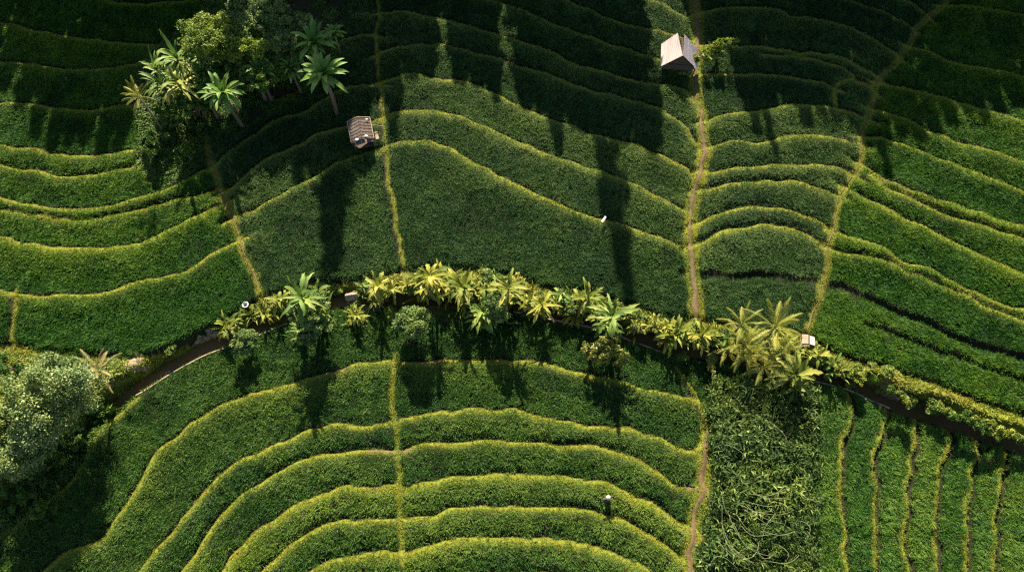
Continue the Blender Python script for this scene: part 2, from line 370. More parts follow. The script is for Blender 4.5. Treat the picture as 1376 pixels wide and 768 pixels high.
for kind, s in LINES:
    pts = np.array([und(u, v) for u, v in P(s)])
    ln = smooth_line(pts)
    jit = (vnoise(ln[:, 0], ln[:, 1], 1.1, 5) - 0.5) * 0.34 + (vnoise(ln[:, 0], ln[:, 1], 3.5, 6) - 0.5) * 0.3
    tg = np.gradient(ln, axis=0); tg /= np.linalg.norm(tg, axis=1)[:, None] + 1e-9
    ln = ln + np.stack([tg[:, 1], -tg[:, 0]], 1) * jit[:, None]
    if kind in 'pP': PATHS.append(ln)
    # lengthen both ends a little so that neighbours close
    ln = np.vstack([ln[0] - tg[0] * 0.7, ln, ln[-1] + tg[-1] * 0.7])
    dmin = np.full(GX.shape, 99.0); sg = np.zeros(GX.shape)
    for a, b_ in zip(ln[:-1], ln[1:]):
        i0 = max(0, int((min(a[0], b_[0]) - RAD - X0) / RES)); i1 = min(NX, int((max(a[0], b_[0]) + RAD - X0) / RES) + 2)
        j0 = max(0, int((min(a[1], b_[1]) - RAD - Y0) / RES)); j1 = min(NY, int((max(a[1], b_[1]) + RAD - Y0) / RES) + 2)
        if i0 >= i1 or j0 >= j1: continue
        ax = GX[j0:j1, i0:i1] - a[0]; ay = GY[j0:j1, i0:i1] - a[1]
        ex, ey = b_ - a; l2 = ex * ex + ey * ey + 1e-9
        tt = np.clip((ax * ex + ay * ey) / l2, 0, 1)
        qx = ax - tt * ex; qy = ay - tt * ey
        d = np.hypot(qx, qy); side = np.where(ax * ey - ay * ex > 0, 1.0, -1.0)
        w = dmin[j0:j1, i0:i1]; k = d < w
        w[k] = d[k]; sg[j0:j1, i0:i1][k] = side[k]
    S = dmin * sg
    h, toe, sl, fn, fs, g0, g1 = PAR[kind]
    near = dmin < RAD
    if kind in 'bstvwpPu':
        prof = np.where(S < 0, h * sst(-toe, -0.05, S), h * (1 - sst(0.05, sl, S)))
        hh = 0.75 + 0.5 * vnoise(GX, GY, 2.5, 8)
        if kind in 'bst': zl = np.where(near, zl - 0.28 * np.exp(-((S + toe + 0.10) / 0.16) ** 2), zl)
        zl = np.where(near, np.maximum(zl, prof * hh), zl)
        gw = sst(g0 - 0.12, g0 + 0.1, S) * (1 - sst(g1 * 0.45, g1 * 1.25, S))
        if kind in 'pP':
            wear = sst(0.35, 0.6, vnoise(GX, GY, 2.2, 91)); half = (0.19 if kind == 'P' else 0.05) * (1 - 0.6 * wear)
            gw = gw * sst(half - 0.08, half + 0.12, dmin); bare = np.where(near & (dmin < half), 1.0, bare)
        if kind in 'bs':                                          # bare trodden crest, here and there
            cw = (1 - sst(0.07, 0.2, np.abs(S))) * sst(0.84, 0.95, vnoise(GX, GY, 3.3, 97)); gw = gw * (1 - 0.85 * cw)
            soilw = np.where(near, np.maximum(soilw, cw * 0.9), soilw)
        grass = np.where(near, np.maximum(grass, gw), grass)
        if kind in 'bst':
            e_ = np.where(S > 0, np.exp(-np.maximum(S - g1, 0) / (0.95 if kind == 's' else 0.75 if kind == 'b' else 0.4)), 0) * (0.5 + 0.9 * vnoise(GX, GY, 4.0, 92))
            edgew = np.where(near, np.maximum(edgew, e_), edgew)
    if kind == 'u': zl = np.where(near, zl - 0.4 * np.exp(-((S + 0.24) / 0.13) ** 2), zl)
    if kind in 'dx':
        zl = np.where(near, zl - (0.35 if kind == 'd' else 0.15) * (1 - sst(0.1, 0.5, dmin)), zl)
    free |= near & (S > -fn) & (S < fs)
    barrier |= dmin < 0.26

def inpoly(poly):
    """cells whose ground point lies in a pixel polygon"""
    pw = [und(u, v)[:2] for u, v in poly]; ins = np.zeros(GX.shape, bool); j = len(pw) - 1
    qx_ = GX + (vnoise(GX, GY, 0.8, 95) - 0.5) * 0.45; qy_ = GY + (vnoise(GX, GY, 0.8, 96) - 0.5) * 0.6
    for i in range(len(pw)):
        (xi, yi), (xj, yj) = pw[i], pw[j]
        if abs(yj - yi) > 1e-6:
            ins ^= ((yi > qy_) != (yj > qy_)) & (qx_ < (xj - xi) * (qy_ - yi) / (yj - yi) + xi)
        j = i
    return ins
z_all = None
# the verge: north bank of the channel up to the rice edge
verge = (SD > -0.95) & (GY < yedge)
gully = inpoly(P('-40,470 60,478 170,485 172,545 140,578 113,628 83,662 50,687 20,711 -40,740'))
patch = inpoly(P('950,512 1090,520 1094,560 1089,640 1087,700 1091,768 1092,790 930,790 937,740 948,690 955,640 949,560'))
grove = inpoly(P('180,146 190,95 215,60 250,30 300,-20 460,-20 462,50 450,105 400,140 330,175 275,178 265,235 215,262 188,230'))
ditch = inpoly(P('1190,540 1376,580 1420,590 1420,640 1376,606 1330,593 1280,576 1229,564 1190,552'))
noplant = verge | gully | patch | grove | ditch
free |= noplant; barrier |= noplant
grass = np.where(bare > 0, grass * 0.1, grass); soilw = np.maximum(soilw, bare)
grass = np.where(verge & (SD > 0.7), 1.0, grass)
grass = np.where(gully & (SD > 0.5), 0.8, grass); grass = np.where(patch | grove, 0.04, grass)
bank = verge & (np.abs(SD) < 1.5)
soilw = np.where(bank & (SD > -1.2) & (GX > -26), sst(0.55, 0.75, vnoise(GX, GY, 1.6, 21)), soilw)
zl = np.where(SD < 1.2, np.where(SD > -0.8, 0, zl), zl)
base = np.where(verge_edge := (np.abs(GY - yedge) < 0.45) & (SD > 1.0), base - 0.22, base)
Z = base + np.where(verge & (SD > 0), 0, zl) + (vnoise(GX, GY, 0.7, 9) - 0.5) * 0.08
Z = Z + np.where(verge & (SD > 1.2), (vnoise(GX, GY, 1.2, 12) - 0.4) * 0.4, 0)

def gz(x, y):
    fx = np.clip((np.asarray(x, float) - X0) / RES, 0, NX - 1.001); fy = np.clip((np.asarray(y, float) - Y0) / RES, 0, NY - 1.001)
    i = fx.astype(int); j = fy.astype(int); fx = fx - i; fy = fy - j
    return (Z[j, i] * (1 - fx) + Z[j, i + 1] * fx) * (1 - fy) + (Z[j + 1, i] * (1 - fx) + Z[j + 1, i + 1] * fx) * fy
def cell(A, x, y):
    i = np.clip(((np.asarray(x) - X0) / RES + 0.5).astype(int), 0, NX - 1); j = np.clip(((np.asarray(y) - Y0) / RES + 0.5).astype(int), 0, NY - 1)
    return A[j, i]
def ground_at(u, v):
    """point of the built ground seen at photo pixel (u, v)"""
    p = und(u, v)
    for _ in range(4): p = un(u, v, float(gz(p[0], p[1])))
    return p

V = np.stack([GX.ravel(), GY.ravel(), Z.ravel()], 1)
ii = np.arange(NX * NY).reshape(NY, NX)
Fq = np.stack([ii[:-1, :-1], ii[:-1, 1:], ii[1:, 1:], ii[1:, :-1]], -1).reshape(-1, 4)
ring = np.concatenate([ii[0, :], ii[1:, -1], ii[-1, -2::-1], ii[-2:0:-1, 0]])
cen = np.array([0, 30, 0.0])
far = V[ring].copy(); far[:, :2] = cen[:2] + (far[:, :2] - cen[:2]) * 14; far[:, 2] = np.where(far[:, 2] < -0.6, -1.2, 0)
n0 = len(V); V = np.vstack([V, far]); k = len(ring); a = np.arange(k); b_ = (a + 1) % k
Fs = np.stack([ring[a], n0 + a, n0 + b_, ring[b_]], 1)
me = mesh_np('ground', V, [Fq, Fs], M['ground'], None, True)
ca = me.color_attributes.new('cover', 'FLOAT_COLOR', 'POINT')
cc = np.zeros((len(V), 4), np.float32); cc[:, 3] = 1
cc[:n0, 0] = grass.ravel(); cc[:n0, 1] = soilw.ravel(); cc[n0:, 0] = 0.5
ca.data.foreach_set('color', cc.ravel())
link('ground', me, kind='structure', label='terraced muddy ground under the rice, with grassy bunds between the paddies', cat='ground')

# ------------------------------------------------------------------ rice: every paddy its own crop
SEEDS = [  # pixel, tone, block phrase, place in the block
]
def block(tone, phrase, seeds, group):
    for uv, w in seeds: SEEDS.append((uv, tone, w + ' ' + phrase, group))
ORD = ['lowest', 'second', 'third', 'fourth', 'fifth', 'sixth', 'seventh', 'eighth', 'ninth', 'tenth', 'eleventh', 'twelfth', 'thirteenth']
def up(seeds): return [(uv, ('lowest' if i == 0 else ORD[i] + ' lowest') + ' rice terrace') for i, uv in enumerate(seeds)]
def dn(seeds): return [(uv, ('top' if i == 0 else ORD[i] + ' from top') + ' rice terrace') for i, uv in enumerate(seeds)]
block('rice_lush', 'of the sagging strips left of the left footpath', up([(150, 440), (150, 365), (100, 316), (100, 290), (100, 260), (100, 225), (100, 180), (90, 125), (90, 75), (90, 30), (200, 3)]), 'rice terraces at the left')
block('rice_lush', 'beside the left edge, cut off by a short cross bund', [((6, 430), 'small rice plot')], 'rice terraces at the left')
block('rice_deep', 'between left footpath and long cross bund, by the patched shack', up([(440, 330), (400, 225), (400, 175), (465, 105), (485, 25)]), 'rice terraces around the patched shack')
block('rice_deep', 'between the long cross bund and the gable hut path', up([(650, 300), (700, 225), (700, 175), (700, 120), (750, 90), (700, 40), (800, 38), (850, 20), (905, 8)]), 'rice terraces in the middle')
block('rice_deep', 'between the two long footpaths right of the gable hut', up([(1010, 410), (1010, 345), (1010, 297), (1010, 266), (1010, 238), (1010, 210), (1010, 172), (1040, 130)]), 'rice terraces between the two footpaths')
block('rice_deep', 'beyond the bush beside the gable hut', dn([(1225, 8), (1180, 8), (1060, 8), (1080, 55), (1135, 92), (1010, 88), (1145, 135)]), 'rice terraces behind the gable hut')
block('rice_lush', 'running down to the right edge beyond the right footpath', up([(1250, 490), (1250, 420), (1240, 367), (1250, 345), (1275, 312), (1290, 290), (1300, 262), (1300, 220), (1300, 175), (1300, 125), (1300, 60), (1320, 5)]), 'rice terraces at the right')
block('rice_fan', 'of the arching fan, just below the tree-lined channel', [((600, 462), 'long top rice terrace'), ], 'rice terraces of the arching fan')
block('rice_fan', 'of the arching fan, below the top one, left of its cross bund', dn([(400, 550), (400, 605), (400, 650), (450, 680), (450, 725)]), 'rice terraces of the arching fan')
block('rice_fan', 'of the arching fan, below the top one, right of its cross bund', dn([(700, 520), (750, 580), (750, 620), (750, 665), (700, 700)]), 'rice terraces of the arching fan')
block('rice_fan', 'of the arching fan at the bottom edge', [((640, 755), 'innermost rice terrace')], 'rice terraces of the arching fan')
ORDS = ['first', 'second', 'third', 'fourth', 'fifth', 'sixth', 'seventh']
block('rice_bright', 'counting rightward from the tangled undergrowth patch', [(uv, ORDS[i] + ' upright rice strip') for i, uv in enumerate([(1110, 650), (1150, 650), (1195, 660), (1237, 660), (1278, 670), (1318, 680), (1360, 690)])], 'upright rice strips at the lower right')

comp = np.full(GX.shape, -1, np.int32); comp[barrier] = -2
PU, PV = proj(GX, GY, Z)
inview = (PU > -110) & (PU < 1486) & (PV > -90) & (PV < 850)
tight = (PU > -6) & (PU < 1382) & (PV > -6) & (PV < 774)
comp[~tight] = -2
flat = comp.ravel(); nc = 0; comps = []
todo = np.flatnonzero(flat == -1)
for s0 in todo:
    if flat[s0] != -1: continue
    stack = [s0]; flat[s0] = nc; cnt = 0
    while stack:
        q = stack.pop(); cnt += 1
        for nb in (q - 1, q + 1, q - NX, q + NX):
            if 0 <= nb < len(flat) and flat[nb] == -1: flat[nb] = nc; stack.append(nb)
    comps.append(cnt); nc += 1
comp = flat.reshape(GX.shape)
owner = {}
for si, (uv, tone, lab, grp) in enumerate(SEEDS):
    p = und(*uv); c = int(cell(comp, p[0], p[1]))
    if c < 0: print('SEED ON BARRIER', uv, lab); continue
    if c in owner: print('SEED SHARED', uv, lab, '| with', SEEDS[owner[c]][2]); continue
    owner[c] = si
# slivers without a seed go to the nearest paddy that has one
cents = {}
for c in owner:
    j, i = np.nonzero(comp == c); cents[c] = np.stack([gx[i], gy[j]], 1)[::40]
for c in range(nc):
    if c in owner or comps[c] * RES * RES < 0.6: continue
    j, i = np.nonzero(comp == c); m_ = np.array([gx[i].mean(), gy[j].mean()])
    best = min(cents, key=lambda q: np.min(np.sum((cents[q] - m_) ** 2, 1)))
    if comps[c] * RES * RES > 6:
        u_, v_ = proj(m_[0], m_[1], 0); print('UNSEEDED %.0f m2 at %d,%d -> %s' % (comps[c] * RES * RES, u_, v_, SEEDS[owner[best]][2]))
    comp[comp == c] = best

from collections import deque
fl = comp.ravel(); okc = (inview & ~tight & ~barrier).ravel(); dq = deque(np.flatnonzero((fl >= 0) & tight.ravel()).tolist())
while dq:                                                 # paddies run on a little beyond the frame
    q = dq.popleft()
    for nb in (q - 1, q + 1, q - NX, q + NX):
        if 0 <= nb < len(fl) and okc[nb] and fl[nb] < 0: fl[nb] = fl[q]; dq.append(nb)
comp = fl.reshape(GX.shape)

def blades(P_, Ln, Wd, lean, az, droop=0.5):
    """kite-shaped blades rooted at P_, bending over at the tip: (4n,3) verts"""
    n = len(P_); ca_, sa_ = np.cos(az), np.sin(az)
    d1 = np.stack([np.sin(lean) * ca_, np.sin(lean) * sa_, np.cos(lean)], 1)
    l2 = lean + droop
    d2 = np.stack([np.sin(l2) * ca_, np.sin(l2) * sa_, np.cos(l2)], 1)
    sdv = np.stack([-sa_, ca_, (rng.random(n) - 0.5) * 0.9], 1) * (Wd * 0.5)[:, None]
    mid = P_ + d1 * (Ln * 0.55)[:, None]; tip = mid + d2 * (Ln * 0.45)[:, None]
    V_ = np.empty((n, 4, 3)); V_[:, 0] = P_; V_[:, 1] = mid - sdv; V_[:, 2] = tip; V_[:, 3] = mid + sdv
    return V_.reshape(-1, 3)
def quads(n): return np.arange(4 * n).reshape(n, 4)

def crop_mesh(name, mat, xs, ys, per, h, hv, w, lean0, lean1, seed, lift=-0.02, row=None, tone=0.0):
    n = len(xs); az0 = vnoise(xs, ys, 2.2, seed) * 9 + vnoise(xs, ys, 0.6, seed + 1) * 5
    clump = vnoise(xs, ys, 0.55, seed + 2) * 0.5 + vnoise(xs, ys, 1.7, seed + 3) * 0.3 + rng.random(n) * 0.4
    if row is not None:                                       # planted rows, wandering
        ph = (xs * math.cos(row) + ys * math.sin(row)) / 0.46 + 2.2 * vnoise(xs, ys, 3.0, seed + 6) + 1.2 * vnoise(xs, ys, 1.1, seed + 7)
        clump = clump + 0.22 * np.sin(ph * 2 * math.pi) * (0.3 + vnoise(xs, ys, 4.0, seed + 8)) - 0.5 * sst(0.72, 0.85, vnoise(xs, ys, 2.6, seed + 9))
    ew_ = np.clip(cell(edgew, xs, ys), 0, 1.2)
    hz = h * (0.72 + hv * clump) * (1 - 0.3 * np.clip(ew_, 0, 1))
    x = np.repeat(xs, per) + rng.normal(0, 0.045, n * per); y = np.repeat(ys, per) + rng.normal(0, 0.045, n * per)
    Pt = np.stack([x, y, gz(x, y) + lift], 1)
    az = np.where(rng.random(n * per) < 0.45, np.repeat(az0, per) + rng.normal(0, 0.5, n * per), rng.random(n * per) * 6.283)
    lean = lean0 + (lean1 - lean0) * rng.random(n * per) ** 1.3
    Ln = np.repeat(hz, per) * (0.75 + 0.5 * rng.random(n * per))
    Vv = blades(Pt, Ln, w * (0.7 + 0.6 * rng.random(n * per)), lean, az, 0.35 + 0.6 * rng.random(n * per))
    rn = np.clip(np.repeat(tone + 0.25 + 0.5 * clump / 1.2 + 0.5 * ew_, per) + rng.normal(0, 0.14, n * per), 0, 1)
    return mesh_np(name, Vv, quads(n * per), mat, rn)

HILL = 82 * Q
for c, si in owner.items():
    uv, tone, lab, grp = SEEDS[si]
    j, i = np.nonzero((comp == c) & ~free)
    if len(j) == 0: continue
    k = rng.poisson(HILL * RES * RES, len(j)); j = np.repeat(j, k); i = np.repeat(i, k)
    xs = gx[i] + (rng.random(len(i)) - 0.5) * RES; ys = gy[j] + (rng.random(len(i)) - 0.5) * RES
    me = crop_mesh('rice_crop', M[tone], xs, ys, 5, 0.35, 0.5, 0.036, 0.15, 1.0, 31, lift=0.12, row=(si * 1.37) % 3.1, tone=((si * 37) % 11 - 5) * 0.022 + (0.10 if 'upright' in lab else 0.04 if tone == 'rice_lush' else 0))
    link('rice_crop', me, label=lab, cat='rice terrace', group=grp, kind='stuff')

# grass of the bunds, thinning out into the rice
def scatter_by(wmap, dens, mask):
    lam = np.where(mask & inview, wmap * dens * RES * RES, 0); k = rng.poisson(lam)
    j, i = np.nonzero(k); kk = k[j, i]; j = np.repeat(j, kk); i = np.repeat(i, kk)
    return gx[i] + (rng.random(len(i)) - 0.5) * RES, gy[j] + (rng.random(len(i)) - 0.5) * RES
gm = grass * (1 - 0.55 * sst(0.45, 0.75, vnoise(GX, GY, 1.9, 41)))
pth = np.zeros(GX.shape, bool)
xs, ys = scatter_by(gm, 120 * Q, ~noplant & ~pth)
link('bund_grass', crop_mesh('bund_grass', M['bund_grass'], xs, ys, 4, 0.15, 0.6, 0.035, 0.3, 1.3, 51), label='short yellow-green grass growing along the bunds between paddies', cat='grass', kind='stuff')
xs, ys = scatter_by(gm, 70 * Q, verge & (SD > 0.65))
link('bank_grass', crop_mesh('bank_grass', M['berm_grass'], xs, ys, 4, 0.32, 0.7, 0.055, 0.2, 1.2, 61), label='sunlit yellow grass on the bank above the channel', cat='grass', kind='stuff')
xs, ys = scatter_by(np.where(gully & (SD > 0.4), 1.0, 0) * (0.4 + vnoise(GX, GY, 1.5, 44)), 60 * Q, gully)
link('weeds', crop_mesh('weeds', M['bush'], xs, ys, 4, 0.4, 0.8, 0.08, 0.3, 1.2, 71), label='rough weeds around the big trees at the lower left', cat='weeds', kind='stuff')
xs, ys = scatter_by(np.where((verge & (SD < -0.5) & (SD > -0.95)) | grove | (gully & (SD < 0.4)), 0.6, 0) * ((vnoise(GX, GY, 1.2, 45) > 0.45) | (GX < -24)), 60 * Q, verge | grove | gully)
link('weeds', crop_mesh('weeds', M['creeper'], xs, ys, 4, 0.35, 0.8, 0.07, 0.3, 1.2, 72), label='low green weeds under the grove and along the channel edge', cat='weeds', kind='stuff')

# ------------------------------------------------------------------ paths, water, channel walls
def ribbon(ln, half, lift, name, mat, label, cat, kind, zfix=None, seed=1, across=5):
    tg = np.gradient(ln, axis=0); tg /= np.linalg.norm(tg, axis=1)[:, None]; nn = np.stack([-tg[:, 1], tg[:, 0]], 1)
    nl = vnoise(ln[:, 0], ln[:, 1], 0.9, seed); nr_ = vnoise(ln[:, 0], ln[:, 1], 0.8, seed + 1)
    if kind == 'structure' and name == 'path':
        lw = vnoise(ln[:, 0], ln[:, 1], 4.0, seed + 2); wl = half * np.clip(-0.1 + 1.1 * lw + 0.9 * (nl - 0.5) + 0.3, 0.06, 2); wr = half * np.clip(-0.1 + 1.1 * lw + 0.9 * (nr_ - 0.5) + 0.3, 0.06, 2)
    else: wl = half * (0.55 + 0.9 * nl); wr = half * (0.55 + 0.9 * nr_)
    rows = []
    for i in range(len(ln)):
        row = []
        for k in range(across):
            f = -1 + 2 * k / (across - 1); p = ln[i] + nn[i] * (wl[i] * f if f < 0 else wr[i] * f)
            z = zfix if zfix is not None else float(gz(p[0], p[1])) + (lift * (1.0 - 0.9 * abs(f)) if name == 'path' else lift)
            row.append((p[0], p[1], z))
        rows.append(row)
    mb = MB(); mb.grid(rows)
    return link(name, mb.mesh(name, mat, True), None, label, cat, None, kind)
PL = ['worn footpath down the left side to the channel', 'long dirt footpath past the gable hut down to the channel',
      'grassy footpath winding down from the upper right corner', 'reddish dirt footpath beside the tangled undergrowth patch']
for ln, lb, hw in zip(PATHS, PL, (0.06, 0.18, 0.06, 0.14)):
    ribbon(ln, hw, 0.06, 'path', M['soil'] if 'grassy' not in lb and 'left' not in lb else M['mud'], lb, 'footpath', 'structure', seed=int(hw * 90))
wl_ = smooth_line([tuple(p) for p in chw], 0.6)
ribbon(wl_, 0.66, 0, 'water', M['water'], 'dark water in the narrow irrigation channel', 'water', 'structure', zfix=LOW - 0.2, seed=90, across=3)

def wall(px, label, h=0.34, w=0.2):
    ln = smooth_line([un(u, v, LOW + h) for u, v in px], 0.5); mb = MB()
    tg = np.gradient(ln, axis=0); tg /= np.linalg.norm(tg, axis=1)[:, None]; nn = np.stack([-tg[:, 1], tg[:, 0]], 1)
    jz = (vnoise(ln[:, 0], ln[:, 1], 0.8, 77) - 0.5) * 0.10; jw = 0.8 + 0.4 * vnoise(ln[:, 0], ln[:, 1], 0.7, 78)
    rows = []
    for i in range(len(ln)):
        a_, b2 = ln[i] - nn[i] * w / 2 * jw[i], ln[i] + nn[i] * w / 2 * jw[i]
        rows.append([(a_[0], a_[1], LOW - 0.5), (a_[0], a_[1], LOW + h + jz[i] - 0.03), (*(a_ * 0.8 + b2 * 0.2), LOW + h + jz[i]), (*(a_ * 0.2 + b2 * 0.8), LOW + h + jz[i]), (b2[0], b2[1], LOW + h + jz[i] - 0.03), (b2[0], b2[1], LOW - 0.5)])
    mb.grid(rows); mb.quad(*[rows[0][k] for k in (0, 1, 4, 5)]); mb.quad(*[rows[-1][k] for k in (0, 1, 4, 5)])
    link('channel_wall', mb.mesh('channel_wall', M['concrete']), None, label, 'wall', 'low walls of the irrigation channel')
wall(P('182,531 200,521 220,507 250,490 280,475 310,465 350,449 386,434'), 'low pale wall along the open channel at the left', 0.16, 0.13)
wall(P('690,418 735,428 790,438 822,447 860,462 897,475'), 'low pinkish wall along the channel below the banana plants', 0.14, 0.12)
wall(P('1096,512 1140,523 1165,535 1196,548'), 'short low wall at the head of the upright rice strips', 0.14, 0.13)

# patches of bare reddish earth on the bank
def earth(poly, label, name='bank', mat='red_earth', bump=0.3):
    pw = np.array([ground_at(u, v)[:2] for u, v in poly]); c0 = pw.mean(0); n = 40; rows = []
    an = np.arctan2(pw[:, 1] - c0[1], pw[:, 0] - c0[0]); od = np.argsort(an); an = an[od]; rr = np.hypot(*(pw - c0).T)[od]
    mb = MB()
    for rad in (1.0, 0.8, 0.55, 0.3, 0.02):
        row = []
        for k in range(n + 1):
            w = -math.pi + 2 * math.pi * (k % n) / n
            r_ = np.interp(w, np.concatenate([an - 2 * math.pi, an, an + 2 * math.pi]), np.tile(rr, 3)) * rad * (0.85 + 0.3 * float(vnoise(w * 3 + 9, rad * 5, 0.5, 14)))
            x, y = c0[0] + r_ * math.cos(w), c0[1] + r_ * math.sin(w)
            row.append((x, y, float(gz(x, y)) + 0.06 - 0.2 * (rad > 0.9) + bump * (1 - rad) * float(vnoise(x, y, 0.5, 15))))
        rows.append(row)
    mb.grid(rows); link(name, mb.mesh(name, M[mat], True), None, label, 'earth bank', None, 'structure')
earth(P('568,408 600,402 628,410 630,428 600,434 570,424'), 'bare reddish earth bank below the round tree')
earth(P('896,466 926,462 930,476 915,490 893,482'), 'bare stony earth slip where the long path meets the channel', mat='soil')
earth(P('165,478 190,474 200,486 180,497 160,492'), 'pale bare earth beside the dry palm', mat='pale_earth')
earth(P('228,490 262,468 300,450 330,440 352,434 350,441 318,454 290,467 262,482 236,500'), 'strip of bare brown earth along the open channel', mat='pale_earth', bump=0.12)
earth(P('1160,527 1170,523 1174,532 1164,538'), 'small bare earth crossing over the ditch', mat='soil')

# ------------------------------------------------------------------ plants
def strap(mb, org, az, elev, Ln, Wd, droop, nseg=8, fold=0.35, shape='paddle', tear=0.25, r=0.5):
    """one long leaf: arching midrib, two halves folded along it"""
    p = Vector(org); e = elev; rows = []
    for i in range(nseg + 1):
        f = i / nseg
        if shape == 'paddle': w = Wd * (0.12 if f < 0.06 else min(1, (f - 0.02) * 5) * (1 - max(0, f - 0.62) ** 1.6 * 4.2))
        else: w = Wd * math.sin(math.pi * min(1, 0.12 + f * 0.9)) ** 0.8
        w = max(0.01, w)
        d = Vector((math.cos(az) * math.cos(e), math.sin(az) * math.cos(e), math.sin(e)))
        sdv = Vector((-math.sin(az), math.cos(az), 0)); nrm = sdv.cross(d) * -1
        nrm = d.cross(sdv); nrm = nrm if nrm.z > 0 else -nrm
        wa, wb = w * (1 - tear * random.random()) / 2, w * (1 - tear * random.random()) / 2
        rows.append((p - sdv * wa + nrm * wa * fold, p.copy(), p + sdv * wb + nrm * wb * fold))
        p = p + d * (Ln / nseg); e -= droop / nseg * (0.5 + 1.0 * f)
    mb.grid(rows, r)
def banana_parts(seed, n=11, Ln=1.7, Wd=0.46, H=2.0, dry=0.25):
    random.seed(seed); c = MB(); s_ = MB()
    bend = (random.uniform(-0.35, 0.35), random.uniform(-0.3, 0.3))
    s_.tube([(0, 0, -0.3), (bend[0] * 0.3, bend[1] * 0.3, H * 0.4), (bend[0], bend[1], H)], [0.15, 0.12, 0.075], 8)
    hv = random.uniform(0, 6.28)                                  # the side the wind has pushed the leaves to
    for k in range(n):
        f = (k / n) ** 0.9; az = k * 2.4 + random.uniform(-0.6, 0.6); az += 0.45 * math.sin(hv - az)
        el = R(84) - f * R(85) + random.uniform(-0.22, 0.22); L_ = Ln * random.uniform(0.65, 1.2)
        w = Wd * random.uniform(0.6, 1.1); tone = min(1, max(0, random.gauss(0.30 + 0.4 * f, 0.24)))
        strap(c, (bend[0], bend[1], H - 0.08 - 0.35 * f), az, el, L_, w, R(random.uniform(55, 135)), 12, random.uniform(0.1, 0.6), 'paddle', 0.6, tone)
    for k in range(5):                                            # hanging dead leaves
        strap(c, (bend[0], bend[1], H * random.uniform(0.7, 0.9)), random.uniform(0, 6.3), R(random.uniform(-40, 0)), Ln * random.uniform(0.5, 0.8), Wd * 0.4, R(80), 6, 0.2, 'paddle', 0.6, random.uniform(0.8, 1))
    for q_ in range(3 if H > 1.2 else 1):                         # younger stems of the same clump
        a_ = random.uniform(0, 6.3); rr = random.uniform(0.25, 0.6); hh = H * random.uniform(0.3, 0.68); o = (rr * math.cos(a_), rr * math.sin(a_))
        s_.tube([(o[0] * 0.5, o[1] * 0.5, -0.3), (*o, hh)], [0.09, 0.05], 6)
        for k in range(8):
            strap(c, (*o, hh), k * 2.4 + random.uniform(-0.5, 0.5), R(80 - 9 * k + random.uniform(-12, 12)), Ln * random.uniform(0.5, 0.85), Wd * random.uniform(0.55, 0.9), R(random.uniform(60, 130)), 8, random.uniform(0.1, 0.5), 'paddle', 0.55, min(1, max(0, random.gauss(0.35, 0.22))))
    for k in range(9):                                            # young shoots at the foot
        a_ = random.uniform(0, 6.3); q = random.uniform(0.2, 0.9)
        strap(c, (q * math.cos(a_), q * math.sin(a_), -0.1), random.uniform(0, 6.3), R(random.uniform(50, 80)), Ln * random.uniform(0.7, 1.25), Wd * 0.5, R(80), 6, 0.3, 'paddle', 0.4, random.uniform(0.1, 0.6))
    return s_, c
def palm_parts(seed, n=14, Ln=2.9, H=2.4, el0=86, el1=8, lw=0.055, ll=0.55):
    random.seed(seed); c = MB(); s_ = MB()
    s_.tube([(0, 0, -0.3), (0.05, 0.03, H * 0.5), (0.0, 0.1, H)], [0.16, 0.12, 0.10], 8)
    for k in range(n):
        f = k / n; az = k * 2.4 + random.uniform(-0.3, 0.3); e = R(el0) - f * R(el0 - el1); L_ = Ln * random.uniform(0.8, 1.1)
        p = Vector((0, 0.1, H)); pts = [p.copy()]; dirs = []; ns = 15
        for i in range(ns):
            d = Vector((math.cos(az) * math.cos(e), math.sin(az) * math.cos(e), math.sin(e))); dirs.append(d)
            p = p + d * (L_ / ns); pts.append(p.copy()); e -= R(62) / ns * (0.4 + 1.2 * i / ns)
        tone = min(1, max(0, random.gauss(0.4 + 0.3 * f, 0.2)))
        c.tube(pts, [0.028 * (1 - i / (ns + 2)) for i in range(ns + 1)], 4, min(1, tone + 0.2), False)
        for i in range(2, ns):
            d = dirs[i]; sv = Vector((-math.sin(az), math.cos(az), 0)); g = i / ns
            l_ = ll * math.sin(math.pi * min(1, 0.18 + 0.78 * g)) * random.uniform(0.85, 1.1)
            for sgn in (-1, 1):
                for o_ in (0, 0.5):
                    q = pts[i] + d * (L_ / ns) * o_
                    td = (sv * sgn * 0.5 + d * 0.8 + Vector((0, 0, -0.15 - 0.2 * random.random()))).normalized()
                    w = d * lw * 0.5; m_ = q + td * l_ * 0.45
                    c.quad(tuple(q), tuple(m_ - w), tuple(q + td * l_ + Vector((0, 0, -0.1 * l_))), tuple(m_ + w), min(1, max(0, random.gauss(tone, 0.1))))
    return s_, c
